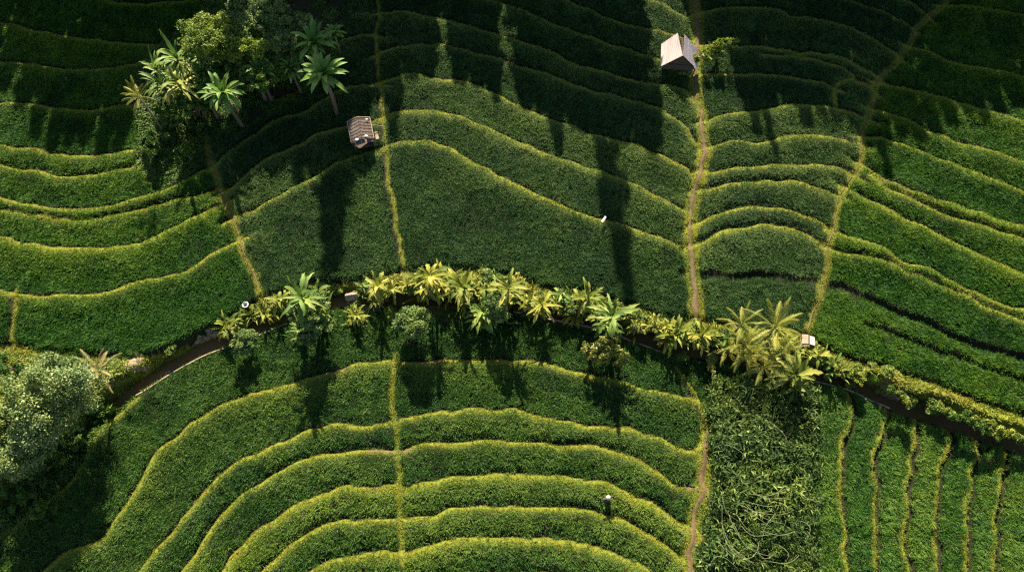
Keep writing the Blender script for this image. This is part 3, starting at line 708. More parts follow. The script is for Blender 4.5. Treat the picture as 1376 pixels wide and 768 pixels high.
def leaf_cloud(cs, rs, per, size, elong=1.9, seed=0, outward=0.6, tone=0.5):
    """leaf-sized rhombi in clumps: cs clump centres, rs radii -> verts, rnd"""
    g = np.random.default_rng(seed); n = len(cs) * per
    c0 = np.repeat(np.asarray(cs, float), per, 0); r0 = np.repeat(np.asarray(rs, float), per)
    d = g.normal(size=(n, 3)); d /= np.linalg.norm(d, axis=1)[:, None]; d[:, 2] = np.abs(d[:, 2]) * 0.9 - 0.25
    rad = g.random(n) ** 0.45
    p = c0 + d * (r0 * rad)[:, None] * np.array([1, 1, 0.8])
    nr = d * outward + g.normal(size=(n, 3)) * 0.55 + np.array([0, 0, 0.45]); nr /= np.linalg.norm(nr, axis=1)[:, None]
    a_ = np.cross(nr, g.normal(size=(n, 3))); a_ /= np.linalg.norm(a_, axis=1)[:, None]; b2 = np.cross(nr, a_)
    s_ = size * (0.6 + 0.8 * g.random(n)); a_ *= (s_ * elong / 2)[:, None]; b2 *= (s_ / 2)[:, None]
    V_ = np.empty((n, 4, 3)); V_[:, 0] = p - a_; V_[:, 1] = p - b2 - nr * 0.1 * s_[:, None]; V_[:, 2] = p + a_; V_[:, 3] = p + b2
    ct_ = np.repeat(g.normal(0, 0.13, len(cs)), per)
    return V_.reshape(-1, 3), np.clip(tone + ct_ + g.normal(0, 0.18, n), 0, 1)
def tree_parts(seed, rx, ry, rz, H, mat, leaf=0.16, clumps=60, per=70, limbs=6, trunk=0.12, tone=0.45, low=-0.4, lobes=4, cr=0.26):
    """crown as an uneven union of lobes filled with leaf clumps; trunk with limbs running into it"""
    random.seed(seed); g = np.random.default_rng(seed)
    lb = [(g.normal(0, 0.42, 3) * np.array([rx, ry, rz * 0.6]), g.uniform(0.45, 0.75)) for _ in range(lobes)]
    cs, rs = [], []
    while len(cs) < clumps:
        o, s_ = lb[g.integers(lobes)]; d = g.normal(size=3); d /= np.linalg.norm(d)
        if d[2] < low: continue
        p = o + d * np.array([rx, ry, rz]) * s_ * g.uniform(0.55, 1.0); cs.append(p + np.array([0, 0, H])); rs.append(min(rx, ry, rz) * cr * g.uniform(0.6, 1.3))
    Vv, rn = leaf_cloud(cs, rs, per, leaf, seed=seed, tone=tone)
    cme = mesh_np('crown', Vv, quads(len(Vv) // 4), mat, rn)
    mb = MB(); mb.tube([(0, 0, -0.4), (0.03 * H, 0, H * 0.35), (0, 0.02 * H, H * 0.85)], [trunk * 1.3, trunk, trunk * 0.6], 8)
    for k in range(limbs):
        tgt = Vector(cs[int(g.integers(len(cs)))]); s0 = Vector((0.02 * H, 0, H * random.uniform(0.3, 0.75)))
        mb.tube([s0, s0.lerp(tgt, 0.5) + Vector((0, 0, 0.08 * H)), tgt], [trunk * 0.55, trunk * 0.35, trunk * 0.12], 5)
    return mb, cme
PROTO = {}
def plant(name, key, make, loc, label, cat, group=None, rz=None, sc=1.0, mats=('stem', 'banana'), parts=('stem', 'crown')):
    if key not in PROTO:
        s_, c = make()
        a_ = s_.mesh(parts[0], M[mats[0]], True)
        b2 = c.mesh(parts[1], M[mats[1]], True) if isinstance(c, MB) else c
        PROTO[key] = (a_, b2)
    e = empty(name, loc, label, cat, group, random.uniform(0, 6.28) if rz is None else rz, sc)
    for nm, me_ in zip(parts, PROTO[key]): link(nm, me_, e)
    return e
def base_of(u, v, h):
    """ground point under something whose middle, h above the ground, is seen at (u, v)"""
    p = und(u, v, h)
    for _ in range(5):
        z = float(gz(p[0], p[1])); p = un(u, v, z + h)
    return (p[0], p[1], float(gz(p[0], p[1])))

G_B = 'banana plants along the channel'
BAN = [  # crown centre px, height, scale, kind, label
 (411, 398, 2.6, 1.15, 0, 'tall banana plant with broad leaves standing beside the green bush left of the thatched shelter'),
 (305, 434, 1.2, 0.75, 1, 'small yellow banana plant at the left end of the row, below the white bucket'),
 (360, 423, 1.0, 0.6, 2, 'small pale banana plant on the bank right of the white bucket'),
 (400, 442, 1.0, 0.6, 3, 'low bright green banana plant beside the open channel, under the tall one'),
 (503, 388, 1.9, 0.8, 1, 'banana plant above the plank bridge, left of the long cross bund'),
 (475, 422, 0.9, 0.55, 2, 'low yellow banana plant in front of the thatched shelter'),
 (566, 382, 1.5, 0.95, 3, 'banana plant at the foot of the long cross bund, pale and wide'),
 (581, 371, 2.6, 0.9, 0, 'tallest banana plant in the clump right of the long cross bund'),
 (596, 381, 1.3, 0.95, 1, 'banana plant in the clump above the bare red earth'),
 (624, 386, 2.2, 1.0, 2, 'banana plant with cream drooping leaves, right of the bare red earth'),
 (640, 395, 1.0, 0.8, 3, 'pale banana plant squeezed between two others above the dark water'),
 (679, 384, 2.5, 1.0, 0, 'banana plant with upright spiky leaves in the middle of the row'),
 (650, 420, 1.0, 0.95, 1, 'green banana plant on the field side of the channel'),
 (673, 420, 0.8, 0.7, 3, 'ragged banana plant beside the grey-green bush, right of the field-side one'),
 (731, 405, 1.8, 0.8, 2, 'thin banana plant with spidery leaves over the dark water'),
 (784, 402, 2.1, 0.85, 3, 'banana plant with one tall upright leaf'),
 (770, 418, 0.9, 0.75, 1, 'short banana plant with pale flower beside the low pinkish wall'),
 (826, 420, 2.4, 1.05, 0, 'large green-hearted banana plant right of the yellow bush'),
 (903, 446, 1.6, 0.85, 2, 'yellow banana plant above the stony earth slip'),
 (888, 440, 1.2, 0.6, 1, 'small yellow banana plant just left of the earth slip'),
 (940, 452, 1.2, 0.75, 3, 'drooping yellow banana plant at the foot of the long dirt path'),
 (1074, 503, 2.0, 1.05, 2, 'glossy banana plant below the tiny shrine hut'),
]
for i, (u, v, h, sc, kd, lb) in enumerate(BAN):
    h *= 1.8 if h > 2.35 else 1.4
    plant('banana_plant', ('ban', i), lambda: banana_parts(100 + i, n=16 + kd % 3 * 3, H=h, Ln=1.95 * sc, Wd=0.47 * sc), base_of(u, v, h), lb, 'banana plant', G_B, rz=0.0,
          mats=('stem', 'banana_green' if 'green' in lb else 'banana'))
gb = np.random.default_rng(21)
for i, u in enumerate([318, 345, 372, 386, 425, 440, 488, 515, 530, 548, 608, 655, 668, 700, 712, 748, 758, 800, 812, 845, 860, 876, 918, 960, 972, 1040, 1055, 1092, 1108, 1122]):
    u = u + gb.uniform(-4, 4); cv = np.interp(u, [p[0] for p in CH], [p[1] for p in CH]); ev = np.interp(u, [p[0] for p in edge], [p[1] for p in edge])
    q = ground_at(u, ev + (cv - ev) * gb.uniform(0.3, 0.75)); kd = i % 6
    e = plant('young_banana_plant', ('yban', kd), lambda: banana_parts(160 + kd, n=9 + kd % 3 * 2, H=0.7, Ln=1.15, Wd=0.34), tuple(q), 'young yellow-green banana plant low on the bank of the channel', 'banana plant', 'young banana plants on the channel bank',
              rz=i * 1.9, sc=gb.uniform(0.65, 1.2), mats=('stem', 'banana' if i % 4 else 'banana_green'))
G_P = 'feathery palms'
for i, (u, v, h, sc, kd, lb) in enumerate([
 (1031, 452, 2.6, 1.0, 'palm', 'big spiky yellow palm at the head of the undergrowth patch'),
 (1000, 462, 2.2, 0.85, 'palm', 'yellow palm left of the biggest spiky one, above the undergrowth'),
 (985, 448, 1.9, 0.7, 'palm', 'small palm at the left of the three spiky ones'),
 (1006, 478, 1.8, 0.8, 'palm', 'low palm hanging over the top of the undergrowth'),
 (1050, 474, 2.2, 0.8, 'palm', 'palm below and right of the biggest spiky one'),
 (1058, 492, 1.6, 0.7, 'palm', 'low palm just left of the glossy banana plant'),
 (1026, 494, 1.7, 0.75, 'palm', 'low palm at the upper edge of the undergrowth, under the biggest one'),
 (976, 468, 1.6, 0.65, 'palm', 'low palm at the far left foot of the spiky palms'),
 (147, 506, 2.2, 0.72, 'palm_dry', 'dry straw-coloured palm beside the big pale tree'),
 (187, 132, 5.6, 0.62, 'palm', 'yellow feather palm at the left tip of the upper grove')]):
    plant('palm_tree', ('palm', i), lambda i=i: palm_parts(200 + i, n=13 + 3 * (i % 2), H=h / sc), base_of(u, v, h), lb, 'palm', G_P, rz=i * 2.1, sc=sc,
          mats=('bark', kd), parts=('trunk', 'crown'))

# rosette palms of the upper grove
G_G = 'broad-leaved palms of the upper grove'
def rosette_parts(seed, n=28, Ln=1.85, H=4.0):
    random.seed(seed); c = MB(); s_ = MB()
    s_.tube([(0, 0, -0.3), (0.1, 0.05, H * 0.5), (0.05, 0, H)], [0.17, 0.13, 0.11], 8)
    for k in range(n):
        f = k / n
        strap(c, (0.05, 0, H), k * 2.4 + random.uniform(-0.2, 0.2), R(76) - f * R(80), Ln * random.uniform(0.7, 1.1), 0.36, R(random.uniform(45, 110)), 9, 0.35, 'paddle', 0.15, min(1, max(0, random.gauss(0.35 + 0.3 * f, 0.15))))
    return s_, c
for i, (u, v, h, sc, kd, lb) in enumerate([
 (422, 68, 6.2, 1.3, 'rosette', 'large dark rosette palm at the right tip of the upper grove'),
 (412, 32, 6.0, 1.2, 'rosette', 'rosette palm partly behind the right-hand one of the grove'),
 (372, 38, 4.4, 1.05, 'rosette', 'shaded rosette palm between the leafy tree and the right-hand palms'),
 (290, 105, 5.6, 1.15, 'rosette', 'blue-green rosette palm in the front of the upper grove'),
 (326, 74, 4.0, 0.95, 'rosette', 'shaded rosette palm below the leafy tree of the grove'),
 (365, 12, 5.4, 1.0, 'rosette', 'rosette palm at the very top of the grove'),
 (345, 92, 4.6, 0.95, 'rosette', 'rosette palm in front of the leafy tree, right of the blue-green one'),
 (392, 92, 4.2, 0.8, 'rosette', 'small low rosette palm left of the large right-hand one'),
 (448, 40, 4.6, 0.7, 'rosette', 'smallest rosette palm at the upper right end of the grove'),
 (206, 84, 5.2, 0.8, 'banana_green', 'outermost banana palm at the upper left tip of the grove'),
 (256, 126, 4.6, 0.8, 'rosette', 'small rosette palm between the pale banana palm and the blue-green one'),
 (308, 62, 5.8, 0.8, 'rosette', 'rosette palm poking through the middle of the leafy tree'),
 (262, 66, 5.6, 0.8, 'banana_green', 'green banana palm against the left side of the leafy tree'),
 (268, 88, 5.2, 0.85, 'rosette', 'small rosette palm between the leafy tree and the blue-green one'),
 (395, 55, 5.0, 0.95, 'rosette', 'half-hidden rosette palm left of the large right-hand one'),
 (212, 112, 4.6, 0.8, 'banana_green', 'small green banana palm above the yellow feather palm'),
 (232, 74, 5.0, 1.05, 'banana_green', 'sunlit banana palm at the upper left of the grove'),
 (236, 108, 4.6, 1.05, 'banana', 'pale banana palm with drooping brown leaves at the left of the grove')]):
    b0 = base_of(u, v, h * sc)
    if kd == 'rosette': plant('broadleaf_palm', ('ros', i % 2), lambda i=i: rosette_parts(300 + i), b0, lb, 'palm', G_G, rz=i * 1.3, sc=sc, mats=('bark', kd), parts=('trunk', 'crown'))
    else: plant('broadleaf_palm', ('rosb', kd), lambda i=i: banana_parts(320 + i, n=19, Ln=2.4, Wd=0.46, H=4.4), b0, lb, 'palm', G_G, rz=i * 1.3, sc=sc, mats=('bark', kd), parts=('trunk', 'crown'))

# leafy trees
TREES = [ # px of crown middle, crown middle height, rx, ry, rz, mat, leaf, clumps, per, label
 (306, 42, 5.2, 3.6, 2.7, 2.2, 'tree_lime', 0.11, 240, 110, 'wide leafy lime-green tree at the top of the upper grove'),
 (76, 528, 3.5, 2.9, 2.8, 2.8, 'tree_pale', 0.095, 300, 110, 'big round pale green tree at the lower left'),
 (20, 598, 2.6, 2.3, 2.2, 1.8, 'tree_pale', 0.09, 200, 90, 'darker bushy tree below the big pale one at the left edge'),
 (4, 555, 2.4, 1.9, 2.3, 1.4, 'bush', 0.09, 140, 80, 'yellowish low tree at the left edge beside the big pale one'),
 (352, 14, 5.0, 3.0, 2.4, 2.0, 'tree_green', 0.11, 180, 100, 'leafy green tree at the top edge behind the rosette palms of the grove'),
 (388, 62, 4.0, 2.2, 1.8, 1.7, 'tree_green', 0.12, 110, 90, 'dim green tree filling the gap left of the large right-hand rosette palm'),
 (4, 490, 1.6, 1.2, 1.0, 0.9, 'creeper', 0.14, 30, 60, 'small dark shrubby tree at the left edge on the grassy bank'),
 (553, 430, 2.4, 1.6, 1.5, 1.5, 'tree_green', 0.10, 110, 80, 'round green tree hiding the channel, left of the bare red earth'),
 (418, 428, 2.6, 1.4, 1.2, 1.2, 'tree_green', 0.10, 90, 80, 'green tree under the tall banana plant beside the channel'),
 (330, 457, 1.8, 1.05, 0.95, 1.0, 'tree_green', 0.09, 60, 80, 'small round green tree beside the open channel'),
 (665, 408, 2.8, 1.2, 1.0, 1.2, 'tree_green', 0.10, 70, 75, 'grey-green bushy tree in the middle of the banana row'),
 (815, 468, 1.7, 1.5, 1.2, 1.0, 'bush_yellow', 0.09, 90, 70, 'golden yellow bush with a pole beside it'),
 (966, 67, 1.4, 1.9, 0.9, 0.8, 'tree_lime', 0.20, 45, 40, 'bright leafy bush on the bund right of the gable hut'),
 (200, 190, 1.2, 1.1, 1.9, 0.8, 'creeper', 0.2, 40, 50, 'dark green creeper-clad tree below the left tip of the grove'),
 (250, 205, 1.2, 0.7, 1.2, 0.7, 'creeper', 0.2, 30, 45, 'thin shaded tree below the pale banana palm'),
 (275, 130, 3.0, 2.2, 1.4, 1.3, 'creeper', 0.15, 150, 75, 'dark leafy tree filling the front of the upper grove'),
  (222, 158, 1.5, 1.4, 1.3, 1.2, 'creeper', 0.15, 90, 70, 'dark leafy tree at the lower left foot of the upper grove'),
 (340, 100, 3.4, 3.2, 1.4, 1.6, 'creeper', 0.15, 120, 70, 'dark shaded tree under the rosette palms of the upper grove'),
]
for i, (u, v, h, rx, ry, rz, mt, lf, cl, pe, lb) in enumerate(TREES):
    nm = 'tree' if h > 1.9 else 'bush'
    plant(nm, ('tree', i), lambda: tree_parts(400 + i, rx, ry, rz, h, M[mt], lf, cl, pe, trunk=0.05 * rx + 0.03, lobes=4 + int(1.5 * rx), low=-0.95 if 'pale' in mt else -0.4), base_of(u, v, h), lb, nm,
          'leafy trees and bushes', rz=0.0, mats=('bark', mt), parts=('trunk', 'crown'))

# small bushes on the bank
def bush_parts(seed, mat, leaf=0.11):
    return tree_parts(seed, 0.6, 0.5, 0.4, 0.45, M[mat], leaf, 20, 50, limbs=4, trunk=0.03, lobes=3, cr=0.5)
k = 0; g_ = np.random.default_rng(5)
us = list(np.arange(190, 1200, 9.0)) + list(g_.uniform(330, 1150, 70))
for u in us:
    u = u + g_.uniform(-6, 6)
    cv = np.interp(u, [p[0] for p in CH], [p[1] for p in CH]); ev = np.interp(u, [p[0] for p in edge], [p[1] for p in edge])
    f = g_.uniform(0.10, 0.72); v = ev + (cv - ev) * f
    if u < 345 and (f > 0.45 or g_.random() < 0.35): continue
    if g_.random() < 0.10: v = cv + g_.uniform(10, 17)
    p = ground_at(u, v); kd = int(g_.integers(6))
    mt = ('bush', 'bush_yellow', 'bush', 'tree_green', 'bush_yellow', 'bush')[kd]
    lab = {'bush': 'small olive-green bush on the bank of the channel', 'bush_yellow': 'small yellow bush on the bank of the channel', 'tree_green': 'small dark green bush on the bank of the channel'}[mt]
    plant('small_bush', ('bush', kd), lambda: bush_parts(500 + kd, mt), (p[0], p[1], p[2]), lab, 'bush', 'small bushes along the channel bank: ' + lab.split(' bush')[0][6:],
          sc=(lambda q: (q, q, q * 0.7))(g_.uniform(0.5, 1.15)), mats=('bark', mt), parts=('stem', 'foliage'))
    k += 1
for u, v, mt in [(1185, 512, 'creeper'), (1200, 522, 'bush'), (1222, 530, 'bush'), (1168, 505, 'creeper'), (1150, 500, 'bush'), (1298, 565, 'creeper'), (1312, 571, 'creeper'), (1322, 577, 'creeper'), (1245, 546, 'bush'), (1350, 582, 'bush'), (1236, 544, 'creeper'), (1260, 550, 'bush'), (1272, 556, 'bush'), (1284, 560, 'creeper'), (1336, 580, 'bush'), (1364, 586, 'bush'), (1208, 536, 'creeper'), (1216, 540, 'bush'), (1252, 550, 'creeper'), (1278, 560, 'bush'), (1320, 574, 'bush'), (1344, 584, 'creeper'), (1372, 590, 'creeper'), (1110, 500, 'bush'), (1126, 506, 'creeper'), (1140, 512, 'bush'), (1178, 528, 'bush'), (1208, 534, 'bush'), (1194, 528, 'creeper'), (1305, 567, 'bush'), (1225, 540, 'creeper')]:
    p = ground_at(u, v); kd = 20 + int(g_.integers(2))
    plant('small_bush', ('bush', kd, mt), lambda: bush_parts(540 + kd, mt), tuple(p), 'low bush on the grassy bank above the shaded ditch, ' + ('dark green' if mt == 'creeper' else 'olive'), 'bush', 'low bushes above the ditch: ' + mt, sc=g_.uniform(0.6, 1.0), mats=('bark', mt), parts=('stem', 'foliage'))

for u, v in [(20, 690), (45, 668), (66, 645), (86, 622), (101, 602), (119, 585), (132, 566), (35, 650), (8, 668), (150, 556), (70, 622), (-12, 700), (55, 690)]:  # dark bushes added to blacken the gully where the trees' shade lies
    p = ground_at(u, v); kd = 40 + int(g_.integers(3))
    plant('small_bush', ('bush', kd), lambda: bush_parts(560 + kd, 'creeper'), tuple(p), 'dark bush added to deepen the shade in the gully below the big pale tree', 'bush', 'dark bushes added to deepen the gully shade', sc=g_.uniform(1.0, 1.7), mats=('bark', 'creeper'), parts=('stem', 'foliage'))

# tangled undergrowth patch with long dry vines
pm = patch & inview
j, i = np.nonzero(pm); mb = MB(); random.seed(77); nP = int(len(j) * RES * RES * 8.0)
for q in g_.integers(len(j), size=nP):
    x, y = gx[i[q]], gy[j[q]]; z = float(gz(x, y)); big = vnoise(x, y, 1.5, 33) > 0.55; h = 0.55 + 0.9 * float(vnoise(x, y, 1.6, 34)) * random.uniform(0.6, 1.2)
    tone = random.gauss(0.36, 0.16)
    for _ in range(7):
        strap(mb, (x, y, z + h), random.uniform(0, 6.3), R(random.uniform(10, 75)), random.uniform(0.28, 0.62) * (1.2 if big else 0.9), random.uniform(0.05, 0.10) * (1.5 if big else 1), R(random.uniform(50, 110)), 4, 0.3, 'sword', 0.15, min(1, max(0, random.gauss(tone, 0.28))))
cs = [(gx[i[q]], gy[j[q]], float(gz(gx[i[q]], gy[j[q]])) + g_.uniform(0.3, 1.1)) for q in g_.integers(len(j), size=900)]
Vv, rn = leaf_cloud(cs, g_.uniform(0.3, 0.6, len(cs)), 40, 0.085, elong=3.0, seed=9, tone=0.4)
n0 = len(mb.v); allV = np.vstack([np.array([tuple(p) for p in mb.v]), Vv]); allF = np.vstack([np.array(mb.q), quads(len(Vv) // 4) + n0])
link('undergrowth', mesh_np('undergrowth', allV, allF, M['jungle'], np.concatenate([mb.rq, rn])), None, 'tangled patch of dark strap-leaved undergrowth below the spiky palms', 'undergrowth', None, 'stuff')
VN = ['985,672 1000,690 1020,702 1048,708', '983,680 1005,692 1030,690', '986,685 1010,703 1030,715', '992,676 1020,684 1045,680', '962,678 962,720 975,745 995,752 1010,740', '962,700 970,730 990,752 1012,758',
      '955,720 965,740 985,760 1005,768', '947,768 949,752 960,750 975,760 985,770', '1012,728 1007,742 1015,752 1030,748', '985,655 1000,668 1020,668', '985,705 1000,722 1030,720', '978,690 990,712 1008,722', '1035,690 1020,705 1010,725', '1045,655 1030,668 1012,672', '975,700 990,735 1010,742', '1000,655 1010,645 1030,640', '965,600 985,612 1000,630', '1020,570 1040,590 1050,610', '1060,700 1075,710 1070,735', '970,690 980,720 1000,742 1030,750', '1000,690 1030,696 1055,690', '965,730 985,748 1010,765', '1030,730 1045,745 1040,762', '995,662 1020,674 1050,672', '958,660 965,690 985,705', '1010,715 1035,722 1060,715', '1020,755 1045,758 1065,745']
for s in VN:
    ln = smooth_line([ground_at(u, v) for u, v in P(s)], 0.25); n = len(ln); hz = g_.uniform(1.2, 1.6); mb = MB()
    mb.tube([(ln[q][0], ln[q][1], float(gz(ln[q][0], ln[q][1])) + hz + 0.45 * math.sin(math.pi * q / n) - (0.75 if q in (0, n - 1) else 0)) for q in range(n)], 0.014, 5)
    link('vine', mb.mesh('vine', M['vine'], True), None, 'pale bare vine looping over the tangled undergrowth', 'vine', 'bare vines over the undergrowth')

# ------------------------------------------------------------------ huts
def slab(mb, a, b_, c, d, th=0.04, r=0.5):
    """thick four-cornered sheet"""
    a, b_, c, d = map(Vector, (a, b_, c, d)); n = (b_ - a).cross(d - a).normalized() * th; k = len(mb.v)
    mb.v += [tuple(p) for p in (a, b_, c, d, a - n, b_ - n, c - n, d - n)]
    for f in ((0, 1, 2, 3), (7, 6, 5, 4), (0, 4, 5, 1), (1, 5, 6, 2), (2, 6, 7, 3), (3, 7, 4, 0)): mb.q.append(tuple(k + q for q in f)); mb.rq.append(r)
def corrugated(mb, e0, e1, r0, r1, waves=22, amp=0.012):
    """sheet from eave edge e0-e1 up to ridge edge r0-r1 with ribs running up the slope"""
    e0, e1, r0, r1 = map(Vector, (e0, e1, r0, r1)); n = (e1 - e0).cross(r0 - e0).normalized(); n = n if n.z > 0 else -n
    for off in (0, -0.02):
        rows = []
        for f in (0, 0.5, 1):
            a, b_ = e0.lerp(r0, f), e1.lerp(r1, f)
            rows.append([a.lerp(b_, k / (waves * 4)) + n * (amp * math.sin(k * math.pi / 2) + off) for k in range(waves * 4 + 1)])
        mb.grid(rows)
# gable hut with two sheet roofs
hb = un(912.5, 76, 1.3); hx, hy = hb[0], hb[1]; hz = float(gz(hx, hy))
H1 = empty('field_hut', (hx, hy, hz), 'open field hut with a steep pinkish sheet-metal gable roof beside the long path', 'hut', None, R(-6))
W_, D_, EZ, RZ = 1.68, 1.36, 1.1, 2.55
mb = MB(); corrugated(mb, (-W_, D_, EZ), (-W_, -D_, EZ), (-0.45, D_ + 0.1, RZ - 0.02), (0.0, -D_ + 0.1, RZ)); link('roof_panel', mb.mesh('roof_panel', M['roof_sheet']), H1)
mb = MB(); corrugated(mb, (W_ + 0.02, -D_ - 0.05, EZ), (W_ + 0.1, D_ - 0.45, EZ), (0.03, -D_ + 0.1, RZ + 0.03), (0.18, D_ - 0.05, RZ + 0.03)); link('roof_panel', mb.mesh('roof_panel', M['roof_sheet']), H1)
for x in (-1.4, 1.4):
    for y in (-0.75, 1.0):
        mb = MB(); mb.tube([(x, y, -0.4), (x * 0.99, y, EZ + 0.1)], 0.07, 8); link('post', mb.mesh('post', M['grey_wood']), H1)
mb = MB()
for k in range(11): mb.box((-1.3 + 0.26 * k, 0.2, 0.32 + 0.006 * (k % 3)), (0.235, 1.8, 0.05))
link('floor', mb.mesh('floor', M['dark_wood']), H1)
mb = MB(); mb.tube([(-1.45, -1.05, EZ + 0.02), (1.45, -1.05, EZ + 0.02)], 0.05, 6); mb.tube([(-1.45, 1.0, EZ + 0.02), (1.45, 1.0, EZ + 0.02)], 0.05, 6); mb.tube([(0, -1.1, RZ - 0.1), (0, 1.0, RZ - 0.12)], 0.05, 6)
for x in (-1, 1):
    for y in (-1.05, 1.0): mb.tube([(x * 1.45, y, EZ + 0.02), (0, y, RZ - 0.13)], 0.04, 6)
link('rafters', mb.mesh('rafters', M['dark_wood']), H1)
mb = MB(); slab(mb, (-1.35, 0.95, 0.36), (1.35, 0.95, 0.36), (1.35, 0.95, EZ - 0.05), (-1.35, 0.95, EZ - 0.05), 0.05); link('back_wall', mb.mesh('back_wall', M['dark_wood']), H1)
mb = MB(); yf = -0.98
mb.v += [(-1.38, yf, 0.36), (1.38, yf, 0.36), (1.38, yf, EZ + 0.1), (0, yf, RZ - 0.12), (-1.38, yf, EZ + 0.1), (-1.38, yf + 0.05, 0.36), (1.38, yf + 0.05, 0.36), (1.38, yf + 0.05, EZ + 0.1), (0, yf + 0.05, RZ - 0.12), (-1.38, yf + 0.05, EZ + 0.1)]
mb.q += [(0, 1, 2, 4), (5, 9, 7, 6), (2, 7, 8, 3), (3, 8, 9, 4)]; mb.t += [(4, 2, 3), (9, 8, 7)]; mb.rq += [0.5] * 4; mb.rt += [0.5] * 2
link('gable_wall', mb.mesh('gable_wall', M['dark_wood']), H1)
mb = MB()
for x in (1.15, 1.42): mb.tube([(x, -1.9, -0.25), (x - 0.1, -0.95, 0.34)], 0.035, 6)
for f in (0.25, 0.5, 0.75): mb.tube([(1.12, -1.9 + 0.95 * f, -0.25 + 0.59 * f), (1.42, -1.9 + 0.95 * f, -0.25 + 0.59 * f)], 0.028, 6)
link('ladder', mb.mesh('ladder', M['stem']), H1)

# patched shack
sb = un(484, 174, 1.8); sz = float(gz(sb[0], sb[1]))
H2 = empty('field_shack', (sb[0], sb[1], sz), 'weathered grey shack with a patched low roof beside the long cross bund', 'hut', None, R(14), 0.93)
for sgn, th_ in ((-1, 0), (1, 0.02)):
    mb = MB(); nst = 5
    for k in range(nst):
        x0 = sgn * (0.02 + k * 0.205); x1 = sgn * (0.02 + (k + 1) * 0.205 - 0.015 + 0.02); z0 = 2.08 - 0.085 * k - 0.012 * (k % 2); z1 = z0 - 0.10
        ya, yb = -1.2 - random.uniform(0, 0.12), 1.22 + random.uniform(0, 0.06)
        pts = [(x0, ya, z0), (x1, ya, z1), (x1, yb, z1), (x0, yb, z0)]
        slab(mb, *(pts if sgn > 0 else [pts[q] for q in (1, 0, 3, 2)]), 0.03)
    link('roof_panel', mb.mesh('roof_panel', M['thatch'] if sgn < 0 else M['shack_board']), H2)
mb = MB()
for sgn in (-1, 1):
    for k in range(7):
        y = -1.12 + 0.37 * k + random.uniform(-0.04, 0.04); mb.tube([(sgn * 0.03, y, 2.11), (sgn * 1.07, y + random.uniform(-0.05, 0.05), 1.68)], 0.022, 5)
link('batten', mb.mesh('batten', M['grey_wood']), H2)
mb = MB(); slab(mb, (-0.62, -1.62, 1.66), (0.25, -1.55, 1.72), (0.2, -1.12, 1.78), (-0.6, -1.15, 1.76), 0.03); slab(mb, (0.4, -1.5, 1.62), (0.95, -1.48, 1.6), (0.97, -1.1, 1.68), (0.42, -1.12, 1.72), 0.03); link('awning', mb.mesh('awning', M['thatch']), H2)
mb = MB(); mb.tube([(-1.06, -1.2, 1.72), (-1.06, 1.26, 1.72)], 0.035, 6); mb.tube([(1.09, -1.2, 1.72), (1.09, 1.26, 1.72)], 0.035, 6); mb.tube([(-1.1, 1.26, 1.73), (0, 1.27, 2.1), (1.1, 1.26, 1.73)], 0.04, 6); link('roof_edge', mb.mesh('roof_edge', M['concrete']), H2)
for x in (-0.9, 0.9):
    for y in (-1.0, 1.0):
        mb = MB(); mb.tube([(x, y, -0.4), (x, y, 1.76)], 0.05, 7); link('post', mb.mesh('post', M['dark_wood']), H2)
mb = MB(); mb.box((0, 0, 0.5), (1.9, 2.2, 0.07)); link('floor', mb.mesh('floor', M['dark_wood']), H2)
mb = MB()
for a_, b2 in (((-0.93, -1.0), (-0.93, 1.0)), ((-0.93, 1.03), (0.93, 1.03)), ((0.93, 1.0), (0.93, -1.0))): slab(mb, (*a_, 0.55), (*b2, 0.55), (*b2, 1.3), (*a_, 1.3), 0.04)
link('wall', mb.mesh('wall', M['dark_wood']), H2)
mb = MB(); slab(mb, (1.2, -0.75, 0.9), (1.5, -0.75, 0.9), (1.5, 0.1, 0.92), (1.2, 0.1, 0.92), 0.05)
for y in (-0.7, 0.05): mb.tube([(1.45, y, -0.3), (1.45, y, 0.88)], 0.03, 6)
link('shelf', mb.mesh('shelf', M['grey_wood']), H2)
mb = MB(); mb.tube([(1.1, 0.6, 1.4), (2.3, 0.35, 1.1)], 0.035, 6); link('pole', mb.mesh('pole', M['grey_wood']), H2)
rot2 = Matrix.Rotation(R(14), 3, 'Z')
def sack(loc, lab, s_=0.17):
    mb = MB(); rows = []
    for i in range(7):
        th2 = math.pi * i / 6; rows.append([(s_ * 1.4 * math.sin(th2) * math.cos(w) * (1 + 0.12 * math.sin(3 * w)), s_ * math.sin(th2) * math.sin(w), s_ * 0.5 * math.cos(th2) + s_ * 0.4) for w in [2 * math.pi * k / 12 for k in range(13)]])
    mb.grid(rows); o = link('sandbag', mb.mesh('sandbag', M['white'], True), None, lab, 'sandbag', 'white bags weighing down the shack roof'); o.location = loc
for (x, y, z), lb in (((0.72, 0.85, 1.77), 'white bag on the far right corner of the patched shack roof'), ((0.42, -1.0, 1.85), 'white bag near the front right of the patched shack roof'), ((-0.42, -1.18, 1.84), 'white bag at the front left of the patched shack roof')):
    q = rot2 @ Vector((x, y, 0)); sack((sb[0] + q.x, sb[1] + q.y, sz + z), lb, 0.11 if 'far' not in lb else 0.08)

